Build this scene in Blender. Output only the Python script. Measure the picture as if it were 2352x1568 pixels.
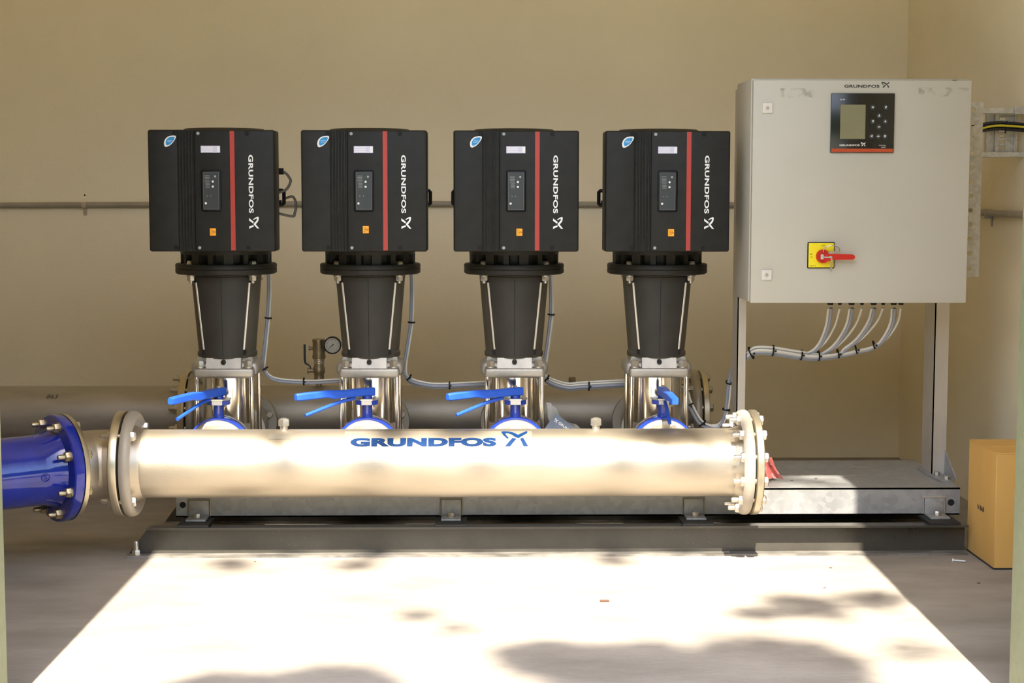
import bpy, bmesh, math, random
from mathutils import Vector, Matrix, Quaternion
from math import sin, cos, pi, radians, atan2, sqrt
random.seed(7)
scene = bpy.context.scene
COL = scene.collection
for _o in list(bpy.data.objects):
    bpy.data.objects.remove(_o)

# ------------------------------------------------------------------ camera
CAM = Vector((0.0, -5.23, 1.19)); PITCH, YAW, ROLL, FPX = .0908, .0235, .0013, 3750.0
_F = Vector((sin(YAW)*cos(PITCH), cos(YAW)*cos(PITCH), -sin(PITCH)))
_R0 = Vector((cos(YAW), -sin(YAW), 0)); _U0 = _R0.cross(_F)
_R = cos(ROLL)*_R0 + sin(ROLL)*_U0; _U = -sin(ROLL)*_R0 + cos(ROLL)*_U0
cd = bpy.data.cameras.new('camera'); cam = bpy.data.objects.new('camera', cd); COL.objects.link(cam)
cd.sensor_width = 36.0; cd.lens = 36.0*FPX/2352.0; cd.clip_start = .05; cd.clip_end = 500
cam.matrix_world = Matrix(((_R.x, _U.x, -_F.x, CAM.x), (_R.y, _U.y, -_F.y, CAM.y), (_R.z, _U.z, -_F.z, CAM.z), (0, 0, 0, 1)))
scene.camera = cam

# ------------------------------------------------------------------ sky and sun
SUN_EL = radians(54.0); SUN_DIR = Vector((.0165, 1.0, -math.tan(SUN_EL))).normalized()
world = bpy.data.worlds.new('world'); scene.world = world; world.use_nodes = True
wn = world.node_tree; wn.nodes.clear()
sky = wn.nodes.new('ShaderNodeTexSky'); sky.sky_type = 'NISHITA'; sky.sun_disc = False
sky.sun_elevation = SUN_EL; sky.sun_rotation = radians(180.0); sky.air_density = 1.0; sky.dust_density = 2.0
bg = wn.nodes.new('ShaderNodeBackground'); bg.inputs['Strength'].default_value = .44
wo = wn.nodes.new('ShaderNodeOutputWorld')
wn.links.new(sky.outputs[0], bg.inputs[0]); wn.links.new(bg.outputs[0], wo.inputs[0])
sd = bpy.data.lights.new('sun', 'SUN'); sd.energy = 12.5; sd.angle = radians(.53); sd.color = (1.0, .92, .80)
sun = bpy.data.objects.new('sun', sd); COL.objects.link(sun); sun.location = (0, -6, 7)
sun.rotation_euler = SUN_DIR.to_track_quat('-Z', 'Y').to_euler()
vs = scene.view_settings
vs.view_transform = 'Standard'; vs.look = 'None'; vs.gamma = 1.0; vs.use_curve_mapping = False
vs.exposure = .55
scene.cycles.max_bounces = 10; scene.cycles.diffuse_bounces = 6; scene.cycles.glossy_bounces = 5
scene.cycles.transparent_max_bounces = 12; scene.cycles.sample_clamp_indirect = 6.0
scene.cycles.blur_glossy = 1.0

# ------------------------------------------------------------------ mesh helpers
class MB:
    """collects geometry in world coordinates; build() links it as one mesh object"""
    def __init__(s): s.v = []; s.f = []
    def add(s, vs_, fs):
        o = len(s.v); s.v += [Vector(p) for p in vs_]; s.f += [tuple(i+o for i in f) for f in fs]; return s
    def box(s, x0, x1, y0, y1, z0, z1, M=None):
        p = [(x0,y0,z0),(x1,y0,z0),(x1,y1,z0),(x0,y1,z0),(x0,y0,z1),(x1,y0,z1),(x1,y1,z1),(x0,y1,z1)]
        if M: p = [M @ Vector(q) for q in p]
        return s.add(p, [(3,2,1,0),(4,5,6,7),(0,1,5,4),(1,2,6,5),(2,3,7,6),(3,0,4,7)])
    def rbox(s, x0, x1, y0, y1, z0, z1, b=.003, seg=2, M=None):
        bm = bmesh.new(); bmesh.ops.create_cube(bm, size=1)
        for v in bm.verts: v.co = Vector(((x0+x1)/2+v.co.x*(x1-x0), (y0+y1)/2+v.co.y*(y1-y0), (z0+z1)/2+v.co.z*(z1-z0)))
        bmesh.ops.bevel(bm, geom=list(bm.edges), offset=b, segments=seg, profile=.5, affect='EDGES')
        bm.verts.index_update()
        s.add([(M @ v.co) if M else v.co.copy() for v in bm.verts], [tuple(v.index for v in f.verts) for f in bm.faces]); bm.free(); return s
    def frame(s, axis):
        a = Vector(axis).normalized(); h = Vector((0,0,1)) if abs(a.z) < .9 else Vector((1,0,0))
        u = h.cross(a).normalized(); return a, u, a.cross(u)
    def lathe(s, prof, org, axis, seg=32, a0=0.0, closed=False):
        """prof: list of (radius, distance along axis)"""
        a, u, w = s.frame(axis); org = Vector(org); vs_ = []; n = len(prof)
        for r, h in prof:
            for k in range(seg):
                t = a0+2*pi*k/seg; vs_.append(org + a*h + (u*cos(t)+w*sin(t))*r)
        fs = []
        for i in range(n-1 if not closed else n):
            j = (i+1) % n
            for k in range(seg):
                l = (k+1) % seg; fs.append((i*seg+k, i*seg+l, j*seg+l, j*seg+k))
        if not closed:
            if prof[0][0] > 1e-6: fs.append(tuple(reversed(range(seg))))
            if prof[-1][0] > 1e-6: fs.append(tuple((n-1)*seg+k for k in range(seg)))
        return s.add(vs_, fs)
    def cyl(s, p0, p1, r, seg=24, r1=None, a0=0.0):
        p0 = Vector(p0); p1 = Vector(p1); d = p1-p0
        return s.lathe([(r, 0), (r if r1 is None else r1, d.length)], p0, d, seg, a0)
    def ring(s, p0, p1, ri, ro, seg=32):
        p0 = Vector(p0); d = Vector(p1)-p0
        return s.lathe([(ri,0),(ro,0),(ro,d.length),(ri,d.length)], p0, d, seg, closed=True)
    def prism(s, poly, org, u, v, t):
        """polygon (a,b) in plane org+a*u+b*v, thickness vector t"""
        org = Vector(org); u = Vector(u); v = Vector(v); t = Vector(t); n = len(poly)
        p = [org+u*a+v*b for a, b in poly]
        fs = [tuple(reversed(range(n))), tuple(range(n, 2*n))]+[(i, (i+1) % n, n+(i+1) % n, n+i) for i in range(n)]
        return s.add(p+[q+t for q in p], fs)
    def tube(s, pts, r, seg=10, sub=6, smooth=True):
        P = catmull(pts, sub) if smooth else [Vector(p) for p in pts]
        n = len(P); tang = []
        for i in range(n):
            d = P[min(i+1, n-1)]-P[max(i-1, 0)]; tang.append(d.normalized())
        _, u, w = s.frame(tang[0]); vs_ = []
        for i in range(n):
            if i:
                q = tang[i-1].rotation_difference(tang[i]); u = q @ u
            w = tang[i].cross(u).normalized(); rr = r[i*(len(r)-1)//(n-1)] if isinstance(r, (list, tuple)) else r
            for k in range(seg):
                t = 2*pi*k/seg; vs_.append(P[i]+(u*cos(t)+w*sin(t))*rr)
        fs = [tuple(reversed(range(seg))), tuple((n-1)*seg+k for k in range(seg))]
        for i in range(n-1):
            for k in range(seg):
                l = (k+1) % seg; fs.append((i*seg+k, i*seg+l, (i+1)*seg+l, (i+1)*seg+k))
        return s.add(vs_, fs)
    def mesh(s, name, off=Vector((0,0,0)), sharp=38):
        me = bpy.data.meshes.new(name); me.from_pydata([v-off for v in s.v], [], s.f); me.validate()
        bm = bmesh.new(); bm.from_mesh(me); bmesh.ops.recalc_face_normals(bm, faces=bm.faces); bm.to_mesh(me); bm.free()
        if sharp is not None:
            me.polygons.foreach_set('use_smooth', [True]*len(me.polygons)); me.set_sharp_from_angle(angle=radians(sharp))
        me.update(); return me

def catmull(pts, sub):
    P = [Vector(p) for p in pts]
    if len(P) < 3: return P
    out = []
    for i in range(len(P)-1):
        a = P[i-1] if i else P[0]*2-P[1]; b, c = P[i], P[i+1]; d = P[i+2] if i+2 < len(P) else P[-1]*2-P[-2]
        for k in range(sub):
            t = k/sub; out.append(.5*((2*b)+(c-a)*t+(2*a-5*b+4*c-d)*t*t+(3*b-a-3*c+d)*t**3))
    out.append(P[-1]); return out

def wloc(o):
    v = Vector((0,0,0))
    while o: v = v+o.location; o = o.parent
    return v
def put(name, me, mat, parent=None, loc=(0,0,0), rot=None):
    o = bpy.data.objects.new(name, me); COL.objects.link(o)
    if mat and not me.materials: me.materials.append(mat)
    if parent: o.parent = parent
    o.location = loc
    if rot: o.rotation_euler = rot
    return o
def obj(name, mb, mat, parent=None, sharp=38):
    return put(name, mb.mesh(name, wloc(parent) if parent else Vector((0,0,0)), sharp), mat, parent)
def single(name, mb, mat, loc, label, cat, group=None, sharp=38):
    o = put(name, mb.mesh(name, Vector(loc), sharp), mat, None, loc); tag(o, label, cat, group); return o
def tag(o, label=None, cat=None, group=None, kind=None):
    if label: o['label'] = label
    if cat: o['category'] = cat
    if group: o['group'] = group
    if kind: o['kind'] = kind
    return o
def thing(name, loc, label, cat, group=None):
    o = bpy.data.objects.new(name, None); COL.objects.link(o); o.location = loc; o.empty_display_size = .05
    return tag(o, label, cat, group)
def struct(name, mb, mat, sharp=30):
    o = obj(name, mb, mat, None, sharp); o['kind'] = 'structure'; return o
def kids(o): return [c for c in bpy.data.objects if c.parent == o]
def copy_tree(o, loc, label):
    fam = {}
    for c in bpy.data.objects:
        if c.parent: fam.setdefault(c.parent.name, []).append(c)
    def rec(src, par):
        n = src.copy(); COL.objects.link(n); n.parent = par
        for ch in fam.get(src.name, []): rec(ch, n)
        return n
    r = rec(o, None); r.location = loc; r['label'] = label; return r

# ------------------------------------------------------------------ materials
def lk(t, a, b): t.links.new(a, b)
def material(name, col, rough=.5, metal=0.0, spec=.5, var=None, scale=6.0, detail=4.0, bump=0.0, bscale=60.0, stretch=(1,1,1), rvar=0.0, coat=0.0, contrast=(.35,.65)):
    """principled material with procedural colour variation (var = second colour) and fine relief"""
    m = bpy.data.materials.new(name); m.use_nodes = True; t = m.node_tree; p = t.nodes['Principled BSDF']
    c4 = lambda c: (c[0], c[1], c[2], 1)
    p.inputs['Base Color'].default_value = c4(col); p.inputs['Roughness'].default_value = rough
    p.inputs['Metallic'].default_value = metal; p.inputs['Specular IOR Level'].default_value = spec
    p.inputs['Coat Weight'].default_value = coat
    tc = t.nodes.new('ShaderNodeTexCoord'); mp = t.nodes.new('ShaderNodeMapping'); mp.inputs['Scale'].default_value = stretch
    lk(t, tc.outputs['Object'], mp.inputs['Vector'])
    n = t.nodes.new('ShaderNodeTexNoise'); n.inputs['Scale'].default_value = scale; n.inputs['Detail'].default_value = detail
    n.inputs['Roughness'].default_value = .6
    lk(t, mp.outputs[0], n.inputs['Vector'])
    r = t.nodes.new('ShaderNodeValToRGB'); r.color_ramp.elements[0].position = contrast[0]; r.color_ramp.elements[1].position = contrast[1]
    v2 = var if var else tuple(min(1, x*1.08+.002) for x in col)
    r.color_ramp.elements[0].color = c4(col); r.color_ramp.elements[1].color = c4(v2)
    lk(t, n.outputs['Fac'], r.inputs['Fac']); lk(t, r.outputs[0], p.inputs['Base Color'])
    if rvar:
        mr = t.nodes.new('ShaderNodeMapRange'); mr.inputs['To Min'].default_value = max(.02, rough-rvar); mr.inputs['To Max'].default_value = min(1, rough+rvar)
        lk(t, n.outputs['Fac'], mr.inputs['Value']); lk(t, mr.outputs[0], p.inputs['Roughness'])
    if bump:
        nb = t.nodes.new('ShaderNodeTexNoise'); nb.inputs['Scale'].default_value = bscale; nb.inputs['Detail'].default_value = 3
        lk(t, mp.outputs[0], nb.inputs['Vector'])
        b = t.nodes.new('ShaderNodeBump'); b.inputs['Strength'].default_value = bump; b.inputs['Distance'].default_value = .004
        lk(t, nb.outputs['Fac'], b.inputs['Height']); lk(t, b.outputs[0], p.inputs['Normal'])
    return m
def voro(m, scale, a, b, amount=.6):
    """crystal spangle of galvanised steel, blended over the base colour"""
    t = m.node_tree; p = t.nodes['Principled BSDF']; old = p.inputs['Base Color'].links[0].from_socket
    tc = t.nodes.new('ShaderNodeTexCoord'); v = t.nodes.new('ShaderNodeTexVoronoi'); v.inputs['Scale'].default_value = scale
    lk(t, tc.outputs['Object'], v.inputs['Vector'])
    sp = t.nodes.new('ShaderNodeSeparateColor'); lk(t, v.outputs['Color'], sp.inputs[0])
    r = t.nodes.new('ShaderNodeValToRGB'); r.color_ramp.elements[0].color = (*a, 1); r.color_ramp.elements[1].color = (*b, 1); lk(t, sp.outputs[0], r.inputs['Fac'])
    mx = t.nodes.new('ShaderNodeMix'); mx.data_type = 'RGBA'; mx.inputs['Factor'].default_value = amount
    lk(t, old, mx.inputs['A']); lk(t, r.outputs[0], mx.inputs['B']); lk(t, mx.outputs['Result'], p.inputs['Base Color']); return m
def specks(m, scale, col, thr=.93):
    t = m.node_tree; p = t.nodes['Principled BSDF']; old = p.inputs['Base Color'].links[0].from_socket
    tc = t.nodes.new('ShaderNodeTexCoord'); n = t.nodes.new('ShaderNodeTexVoronoi'); n.inputs['Scale'].default_value = scale
    lk(t, tc.outputs['Object'], n.inputs['Vector'])
    g = t.nodes.new('ShaderNodeTexNoise'); g.inputs['Scale'].default_value = 3.0; lk(t, tc.outputs['Object'], g.inputs['Vector'])
    ad = t.nodes.new('ShaderNodeMath'); ad.operation = 'MULTIPLY_ADD'; ad.inputs[1].default_value = .16; lk(t, g.outputs['Fac'], ad.inputs[0]); ad.inputs[2].default_value = -.02
    cp = t.nodes.new('ShaderNodeMath'); cp.operation = 'LESS_THAN'; lk(t, n.outputs['Distance'], cp.inputs[0]); lk(t, ad.outputs[0], cp.inputs[1])
    sp = t.nodes.new('ShaderNodeSeparateColor'); lk(t, n.outputs['Color'], sp.inputs[0])
    c2 = t.nodes.new('ShaderNodeMath'); c2.operation = 'GREATER_THAN'; c2.inputs[1].default_value = thr; lk(t, sp.outputs[0], c2.inputs[0])
    ml = t.nodes.new('ShaderNodeMath'); ml.operation = 'MULTIPLY'; lk(t, cp.outputs[0], ml.inputs[0]); lk(t, c2.outputs[0], ml.inputs[1])
    mx = t.nodes.new('ShaderNodeMix'); mx.data_type = 'RGBA'; mx.inputs['B'].default_value = (*col, 1)
    lk(t, ml.outputs[0], mx.inputs['Factor']); lk(t, old, mx.inputs['A']); lk(t, mx.outputs['Result'], p.inputs['Base Color']); return m

M = {}
M['wall'] = material('cream_wall_paint', (.85,.745,.53), .8, var=(.90,.795,.57), scale=1.3, bump=.25, bscale=160, spec=.25)
M['wall_r'] = M['wall']
M['ceil'] = material('ceiling_paint', (.86,.75,.50), .85, spec=.2)
M['floor'] = material('concrete', (.215,.19,.158), .8, var=(.37,.332,.285), scale=2.6, detail=12, bump=.25, bscale=45, spec=.3, stretch=(.7,1.6,1), contrast=(.3,.7))
M['apron'] = material('outside_concrete', (.40,.375,.33), .85, var=(.5,.47,.42), scale=1.5, detail=6)
M['grass'] = material('grass_ground', (.10,.16,.04), .9, var=(.18,.22,.07), scale=5)
M['green'] = material('green_door_frame_paint', (.23,.255,.135), .5, var=(.27,.295,.16), scale=30, bump=.2, bscale=180)
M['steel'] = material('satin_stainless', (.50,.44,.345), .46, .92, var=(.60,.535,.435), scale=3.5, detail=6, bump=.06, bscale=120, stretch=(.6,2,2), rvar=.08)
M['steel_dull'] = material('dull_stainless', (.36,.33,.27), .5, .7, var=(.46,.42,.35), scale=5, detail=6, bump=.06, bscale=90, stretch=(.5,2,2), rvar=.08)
M['steel_gold'] = material('machined_flange_steel', (.55,.48,.34), .33, .9, var=(.66,.6,.47), scale=9, stretch=(8,1,1))
M['polished'] = material('polished_stainless', (.78,.74,.66), .13, 1.0, var=(.84,.8,.73), scale=4, stretch=(6,6,.5), rvar=.05)
M['cast'] = material('cast_stainless', (.38,.35,.30), .5, .7, var=(.46,.43,.37), scale=14, detail=5, bump=.12, bscale=90)
M['loose'] = material('coated_backing_flange', (.37,.325,.26), .5, .2, var=(.44,.39,.32), scale=7, bump=.05, bscale=60)
M['galv'] = voro(material('galvanised_steel', (.27,.272,.265), .5, .3, var=(.35,.352,.345), scale=7, detail=6, bump=.05, bscale=60, rvar=.1), 55, (.26,.265,.265), (.44,.44,.43), .4)
M['zinc'] = material('zinc_bolt', (.52,.49,.43), .33, .9, var=(.62,.59,.53), scale=40)
M['brassy'] = material('yellow_passivated_bolt', (.40,.33,.20), .35, .9, var=(.50,.42,.28), scale=40)
M['brass'] = material('dull_brass', (.30,.24,.15), .42, .8, var=(.38,.31,.21), scale=25, bump=.1, bscale=90)
M['beam'] = specks(material('black_beam_paint', (.045,.041,.033), .30, 0, .5, var=(.065,.06,.048), scale=6, bump=.12, bscale=70, rvar=.08), 160, (.55,.53,.47), .6)
M['beam_light'] = specks(material('lighter_black_paint', (.10,.094,.08), .35, 0, .6, var=(.26,.24,.21), scale=22, detail=6, stretch=(.4,1,1), bump=.2, bscale=80), 160, (.5,.48,.42), .5)  # lighter, mottled version of the beam paint for the bottom flange
M['pad'] = material('black_pad', (.012,.012,.012), .6)
M['castiron'] = material('dark_cast_iron_paint', (.020,.018,.014), .5, 0, .3, var=(.028,.025,.019), scale=12, bump=.2, bscale=110)
M['stool'] = material('grey_black_cast_paint', (.072,.063,.046), .5, 0, .3, var=(.088,.077,.057), scale=10, bump=.2, bscale=120)
M['guard'] = material('dark_coupling_guard', (.036,.033,.027), .5, 0, .25, var=(.044,.040,.033), scale=10)
M['guard_edge'] = material('bright_guard_edge', (.75,.70,.6), .35, .5)
M['box'] = material('black_moulded_housing', (.014,.0138,.0115), .5, 0, .22, var=(.018,.0178,.015), scale=20, bump=.12, bscale=400)
M['boxside'] = material('black_housing_groove', (.010,.010,.009), .5)
M['red'] = material('red_stripe', (.36,.035,.022), .4)
M['white'] = material('white_print', (.72,.72,.70), .5)
M['label'] = material('lavender_sticker', (.55,.53,.68), .45, var=(.6,.58,.72), scale=80)
M['orange'] = material('orange_warning_sticker', (.95,.36,.01), .45)
M['black'] = material('black_plastic', (.006,.006,.006), .5, 0, .2)
M['keypad'] = material('dark_grey_keypad', (.03,.034,.036), .35)
M['keyedge'] = material('keypad_grey_border', (.10,.11,.115), .4)
M['grey'] = material('grey_print', (.30,.31,.31), .5)
M['lightblue'] = material('blue_sticker', (.02,.22,.5), .35, var=(.03,.3,.6), scale=30)
M['blue'] = material('royal_blue_epoxy', (.010,.022,.25), .10, 0, .55, var=(.016,.034,.36), scale=8, bump=.06, bscale=30, coat=.4)
M['lever'] = material('blue_lever_coating', (.015,.085,.50), .38, 0, .5, var=(.02,.10,.56), scale=20)
M['valve'] = material('blue_valve_enamel', (.012,.045,.36), .25, 0, .5, coat=.3)
M['print_blue'] = material('blue_lettering', (.001,.024,.095), .65, spec=.15)
M['cabinet'] = material('light_grey_cabinet_paint', (.46,.435,.36), .45, 0, .35, var=(.485,.46,.385), scale=2.5, bump=.04, bscale=300)
M['lockplate'] = material('pale_lock_plate', (.62,.58,.52), .4)
M['post'] = material('brushed_post_steel', (.50,.45,.375), .42, .35, var=(.60,.55,.47), scale=6, stretch=(1,1,.3))
M['galv_light'] = voro(material('bright_galvanised_strip', (.46,.44,.38), .4, .4, var=(.60,.58,.51), scale=12, detail=6, rvar=.1), 90, (.40,.39,.35), (.68,.67,.61), .5)
M['yellow'] = material('yellow_plate', (.80,.66,.01), .4)
M['redswitch'] = material('red_switch', (.50,.015,.008), .35)
M['screen'] = material('lcd_screen', (.20,.19,.11), .25)
M['panel'] = material('black_glossy_panel', (.012,.013,.011), .22)
M['redstrip'] = material('orange_red_strip', (.42,.06,.015), .4)
M['cable_w'] = material('cream_cable', (.66,.63,.55), .45)
M['cable_g'] = material('blue_grey_cable', (.27,.29,.34), .42)
M['lead'] = material('brown_grey_lead', (.13,.115,.085), .45)
M['cable_k'] = material('black_cable', (.012,.012,.013), .4)
M['earth'] = material('yellow_green_earth_cable', (.62,.52,.02), .45)
M['conduit'] = material('grey_plastic_conduit', (.30,.26,.19), .5, var=(.34,.30,.23), scale=12)
M['card'] = material('cardboard', (.64,.37,.105), .8, var=(.70,.42,.13), scale=5, detail=6, spec=.2, stretch=(1,1,.3))
M['ink'] = material('black_ink', (.02,.018,.015), .7)
M['redbag'] = material('red_plastic_film', (.45,.10,.09), .4, var=(.6,.2,.18), scale=25)
M['hole'] = material('dark_hole', (.006,.006,.006), .8)
M['gauge'] = material('gauge_dial', (.62,.60,.55), .4)
M['handle_dark'] = material('dark_blue_handle', (.03,.045,.08), .45)
M['bark'] = material('tree_bark', (.12,.08,.05), .9, var=(.2,.15,.1), scale=8, bump=.5, bscale=30)
M['leaf'] = material('leaf', (.05,.12,.02), .5, var=(.09,.18,.04), scale=3)
M['brown'] = material('dry_brown_fleck', (.10,.05,.03), .8)
M['paper'] = material('blue_booklet_paper', (.05,.075,.12), .4, var=(.10,.14,.20), scale=20)
def film(name, col, alpha, rough=.12):
    m = bpy.data.materials.new(name); m.use_nodes = True; t = m.node_tree; p = t.nodes['Principled BSDF']
    p.inputs['Base Color'].default_value = (*col, 1); p.inputs['Roughness'].default_value = rough; p.inputs['Alpha'].default_value = alpha; return m
M['bag'] = film('clear_plastic_film', (.80,.80,.76), .16)
M['decal'] = film('clear_decal_film', (.55,.5,.42), .16, .25)

def residue():
    m = bpy.data.materials.new('grey_tape_residue'); m.use_nodes = True; t = m.node_tree; p = t.nodes['Principled BSDF']
    p.inputs['Base Color'].default_value = (.24,.22,.16,1); p.inputs['Roughness'].default_value = .7
    tc = t.nodes.new('ShaderNodeTexCoord'); n = t.nodes.new('ShaderNodeTexNoise'); n.inputs['Scale'].default_value = 45; n.inputs['Detail'].default_value = 5
    r = t.nodes.new('ShaderNodeMapRange'); r.inputs['From Min'].default_value = .50; r.inputs['From Max'].default_value = .75; r.inputs['To Max'].default_value = .4
    lk(t, tc.outputs['Object'], n.inputs['Vector']); lk(t, n.outputs['Fac'], r.inputs['Value']); lk(t, r.outputs[0], p.inputs['Alpha']); return m
M['residue'] = residue()

# ------------------------------------------------------------------ lettering
_tc = {}
def text_geo(s, offset=0.0):
    """vertices (0..1 wide, 0..1 tall) and faces of a word in the built-in font"""
    if (s, offset) in _tc: return _tc[(s, offset)]
    cu = bpy.data.curves.new('t', 'FONT'); cu.body = s; cu.size = 1; cu.offset = offset; cu.resolution_u = 5; cu.space_character = 1.06
    o = bpy.data.objects.new('t', cu); COL.objects.link(o); dg = bpy.context.evaluated_depsgraph_get()
    me = bpy.data.meshes.new_from_object(o.evaluated_get(dg))
    bm = bmesh.new(); bm.from_mesh(me); bmesh.ops.remove_doubles(bm, verts=bm.verts, dist=1e-4)
    xs = [v.co.x for v in bm.verts]; ys = [v.co.y for v in bm.verts]; x0, x1, y0, y1 = min(xs), max(xs), min(ys), max(ys)
    for v in bm.verts: v.co = Vector(((v.co.x-x0)/(x1-x0), (v.co.y-y0)/(y1-y0), 0))
    bm.verts.index_update()
    g = ([v.co.copy() for v in bm.verts], [tuple(v.index for v in f.verts) for f in bm.faces])
    bm.free(); bpy.data.objects.remove(o); bpy.data.curves.remove(cu); bpy.data.meshes.remove(me); _tc[(s, offset)] = g; return g
def flat_text(mb, s, org, u, v, w, h, offset=.02):
    """word laid in the plane org + u*[0,w] + v*[0,h]"""
    V, Fc = text_geo(s, offset); u = Vector(u); v = Vector(v); org = Vector(org)
    mb.add([org+u*(p.x*w)+v*(p.y*h) for p in V], Fc); return mb
LOGO = [[(.21,.41),(.06,.66),(.0,.86),(.02,.94),(.10,.965),(.26,.945),(.42,.88),(.64,.66),(1.0,1.0),(.99,.79),(.66,.44),(.54,.49),(.40,.67),(.28,.77),(.18,.79),(.15,.74),(.19,.62),(.28,.44)],
        [(.12,.0),(.33,.0),(.57,.40),(.43,.46)], [(.71,.40),(.83,.0),(1.02,.0),(.82,.47)]]
def flat_logo(mb, org, u, v, w, h, t):
    for poly in LOGO: mb.prism([(a*w, b*h) for a, b in poly], org, u, v, t)
    return mb

# ------------------------------------------------------------------ the building
WB, WR, WL, WF, ZC = 2.04, 1.92, -3.1, -1.5, 3.6
DX0, DX1, DH = -1.082, 1.259, 3.15
struct('floor', MB().box(WL-.2, WR+.2, WF-.2, WB+.2, -.15, 0), M['floor'])
struct('wall_back', MB().box(WL-.2, WR+.2, WB, WB+.2, 0, ZC), M['wall'])
struct('wall_right', MB().box(WR, WR+.2, WF, WB, 0, ZC), M['wall'])
struct('wall_left', MB().box(WL-.2, WL, WF, WB, 0, ZC), M['wall'])
struct('ceiling', MB().box(WL-.2, WR+.2, WF-.2, WB+.2, ZC, ZC+.15), M['ceil'])
fw = MB(); J = .06
fw.box(WL-.2, DX0-J, WF-.2, WF, 0, ZC); fw.box(DX1+J, WR+.2, WF-.2, WF, 0, ZC); fw.box(DX0-J, DX1+J, WF-.2, WF, DH+J, ZC)
struct('wall_front', fw, M['wall'])
d1 = bpy.data.objects.new('door_1', None); COL.objects.link(d1); d1['kind'] = 'structure'; d1.location = ((DX0+DX1)/2, WF-.1, 0)
obj('jamb', MB().rbox(DX0-J, DX0, WF-.22, WF, 0, DH+J, .004), M['green'], d1)
obj('jamb', MB().rbox(DX1, DX1+J, WF-.22, WF, 0, DH+J, .004), M['green'], d1)
obj('door_head', MB().rbox(DX0, DX1, WF-.22, WF, DH, DH+J, .004), M['green'], d1)
struct('apron', MB().box(-5, 5, -7.5, WF-.2, -.15, -.01), M['apron'])
gr = MB().box(-40, 40, -60, -7.5, -.2, -.03); gr.box(-40, -5, -7.5, 30, -.2, -.03); gr.box(5, 40, -7.5, 30, -.2, -.03)
struct('ground', gr, M['grass'])

ZA = .32                                                     # height of both manifold axes
PX = [-.866, -.3625, .1415, .6455]; PY = .51                 # pump axes

# ------------------------------------------------------------------ reusable fastener meshes
def bolt_mesh(name, r, head, shank, nut, stud):
    """bolt along +X: hex head at x<0, nut and stud end beyond x=shank"""
    m = MB(); m.lathe([(r*.8,-head),(r,-head*.75),(r,0)], (0,0,0), (1,0,0), 6); m.cyl((0,0,0), (shank,0,0), r*.52, 12)
    m.lathe([(r,shank),(r,shank+nut*.8),(r*.82,shank+nut)], (0,0,0), (1,0,0), 6)
    m.lathe([(r*.52,shank+nut),(r*.52,shank+nut+stud*.8),(r*.4,shank+nut+stud)], (0,0,0), (1,0,0), 12)
    m.lathe([(r*1.12,-.0001),(r*1.12,.003)], (0,0,0), (1,0,0), 16); m.lathe([(r*1.12,shank-.003),(r*1.12,shank)], (0,0,0), (1,0,0), 16)
    return m.mesh(name)

# ------------------------------------------------------------------ manifolds
def loose_flange(x_back, x_front, ax=(1,0,0), c=(0,0,0), ro=.17, ri=.112):
    """pressed backing ring with a rounded lip: back plane at x_back, rounded side at x_front"""
    d = x_front-x_back
    prof = [(ri,0),(ro-.004,0),(ro,d*.18),(ro,d*.55),(ro-.004,d*.82),(ro-.012,d),(ro-.020,d*.97),(ro-.027,d*.78),(ro-.034,d*.62),(ri+.010,d*.6),(ri,d*.75)]
    m = MB(); o = Vector(c)+Vector(ax)*x_back
    return m.lathe(prof, o, ax, 64, closed=True)
def end_flange_set(root, xg, sgn, Y, bolts, holes, mat_blind, blind=True, dark=False):
    """backing ring on the manifold side, gasket, outer flange; sgn +1 = right end"""
    c = (0, Y, ZA)
    obj('backing_flange', loose_flange(xg-.003*sgn, xg-.037*sgn, c=c), M['loose'] if not dark else M['steel_dull'], root)
    obj('stub_collar', MB().lathe([(.1095,-.055*sgn+xg),(.112,-.05*sgn+xg),(.118,-.034*sgn+xg),(.135,-.004*sgn+xg)], c, (1,0,0), 48), M['steel'] if not dark else M['steel_dull'], root)
    obj('gasket', MB().ring((xg-.004*sgn, Y, ZA), (xg+.004*sgn, Y, ZA), .09, .150, 48), M['black'], root)
    for k in range(12):
        a = radians(15+30*k); y, z = Y-.1475*cos(a), ZA+.1475*sin(a)
        if k in holes:
            obj('bolt_hole', MB().cyl((xg-.0240*sgn, y, z), (xg-.0258*sgn, y, z), .0105, 16), M['hole'], root)
MAN_L, MAN_R = -1.114, .8905
fm = thing('discharge_manifold', (-.11, 0, .21), 'wide satin stainless manifold pipe with large blue brand lettering, front of the pumps', 'pipe')
def manifold_pipe(root, Y, mat):
    obj('pipe', MB().lathe([(.1035,MAN_L+.01),(.1095,MAN_L+.012),(.1095,MAN_R-.012),(.1035,MAN_R-.01)], (0,Y,ZA), (1,0,0), 96), mat, root)
manifold_pipe(fm, 0, M['steel'])
end_flange_set(fm, MAN_L, -1, 0, (1,4,7,10), (0,2,3,5,6,8,9,11), None)
end_flange_set(fm, MAN_R, 1, 0, range(12), (), None)
obj('blind_flange', MB().lathe([(.0,.003),(.166,.003),(.170,.006),(.170,.024),(.167,.027),(.0,.027)], (MAN_R,0,ZA), (1,0,0), 64), M['steel_gold'], fm)
bm_r = bolt_mesh('flange_bolt', .0165, .014, .058, .017, .022)
bm_l = bolt_mesh('flange_bolt_short', .0165, .018, .055, .017, .022)
for k in range(12):
    a = radians(15+30*k)
    put('flange_bolt', bm_r, M['zinc'], fm, (MAN_R+.0275+.11, -.1475*cos(a), ZA+.1475*sin(a)-.21), (0, 0, pi))
for k in (1, 4, 7, 10):
    a = radians(15+30*k)
    put('flange_bolt', bm_l, M['zinc'], fm, (MAN_L+.029+.11, -.1475*cos(a), ZA+.1475*sin(a)-.21), (0, 0, pi))
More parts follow.
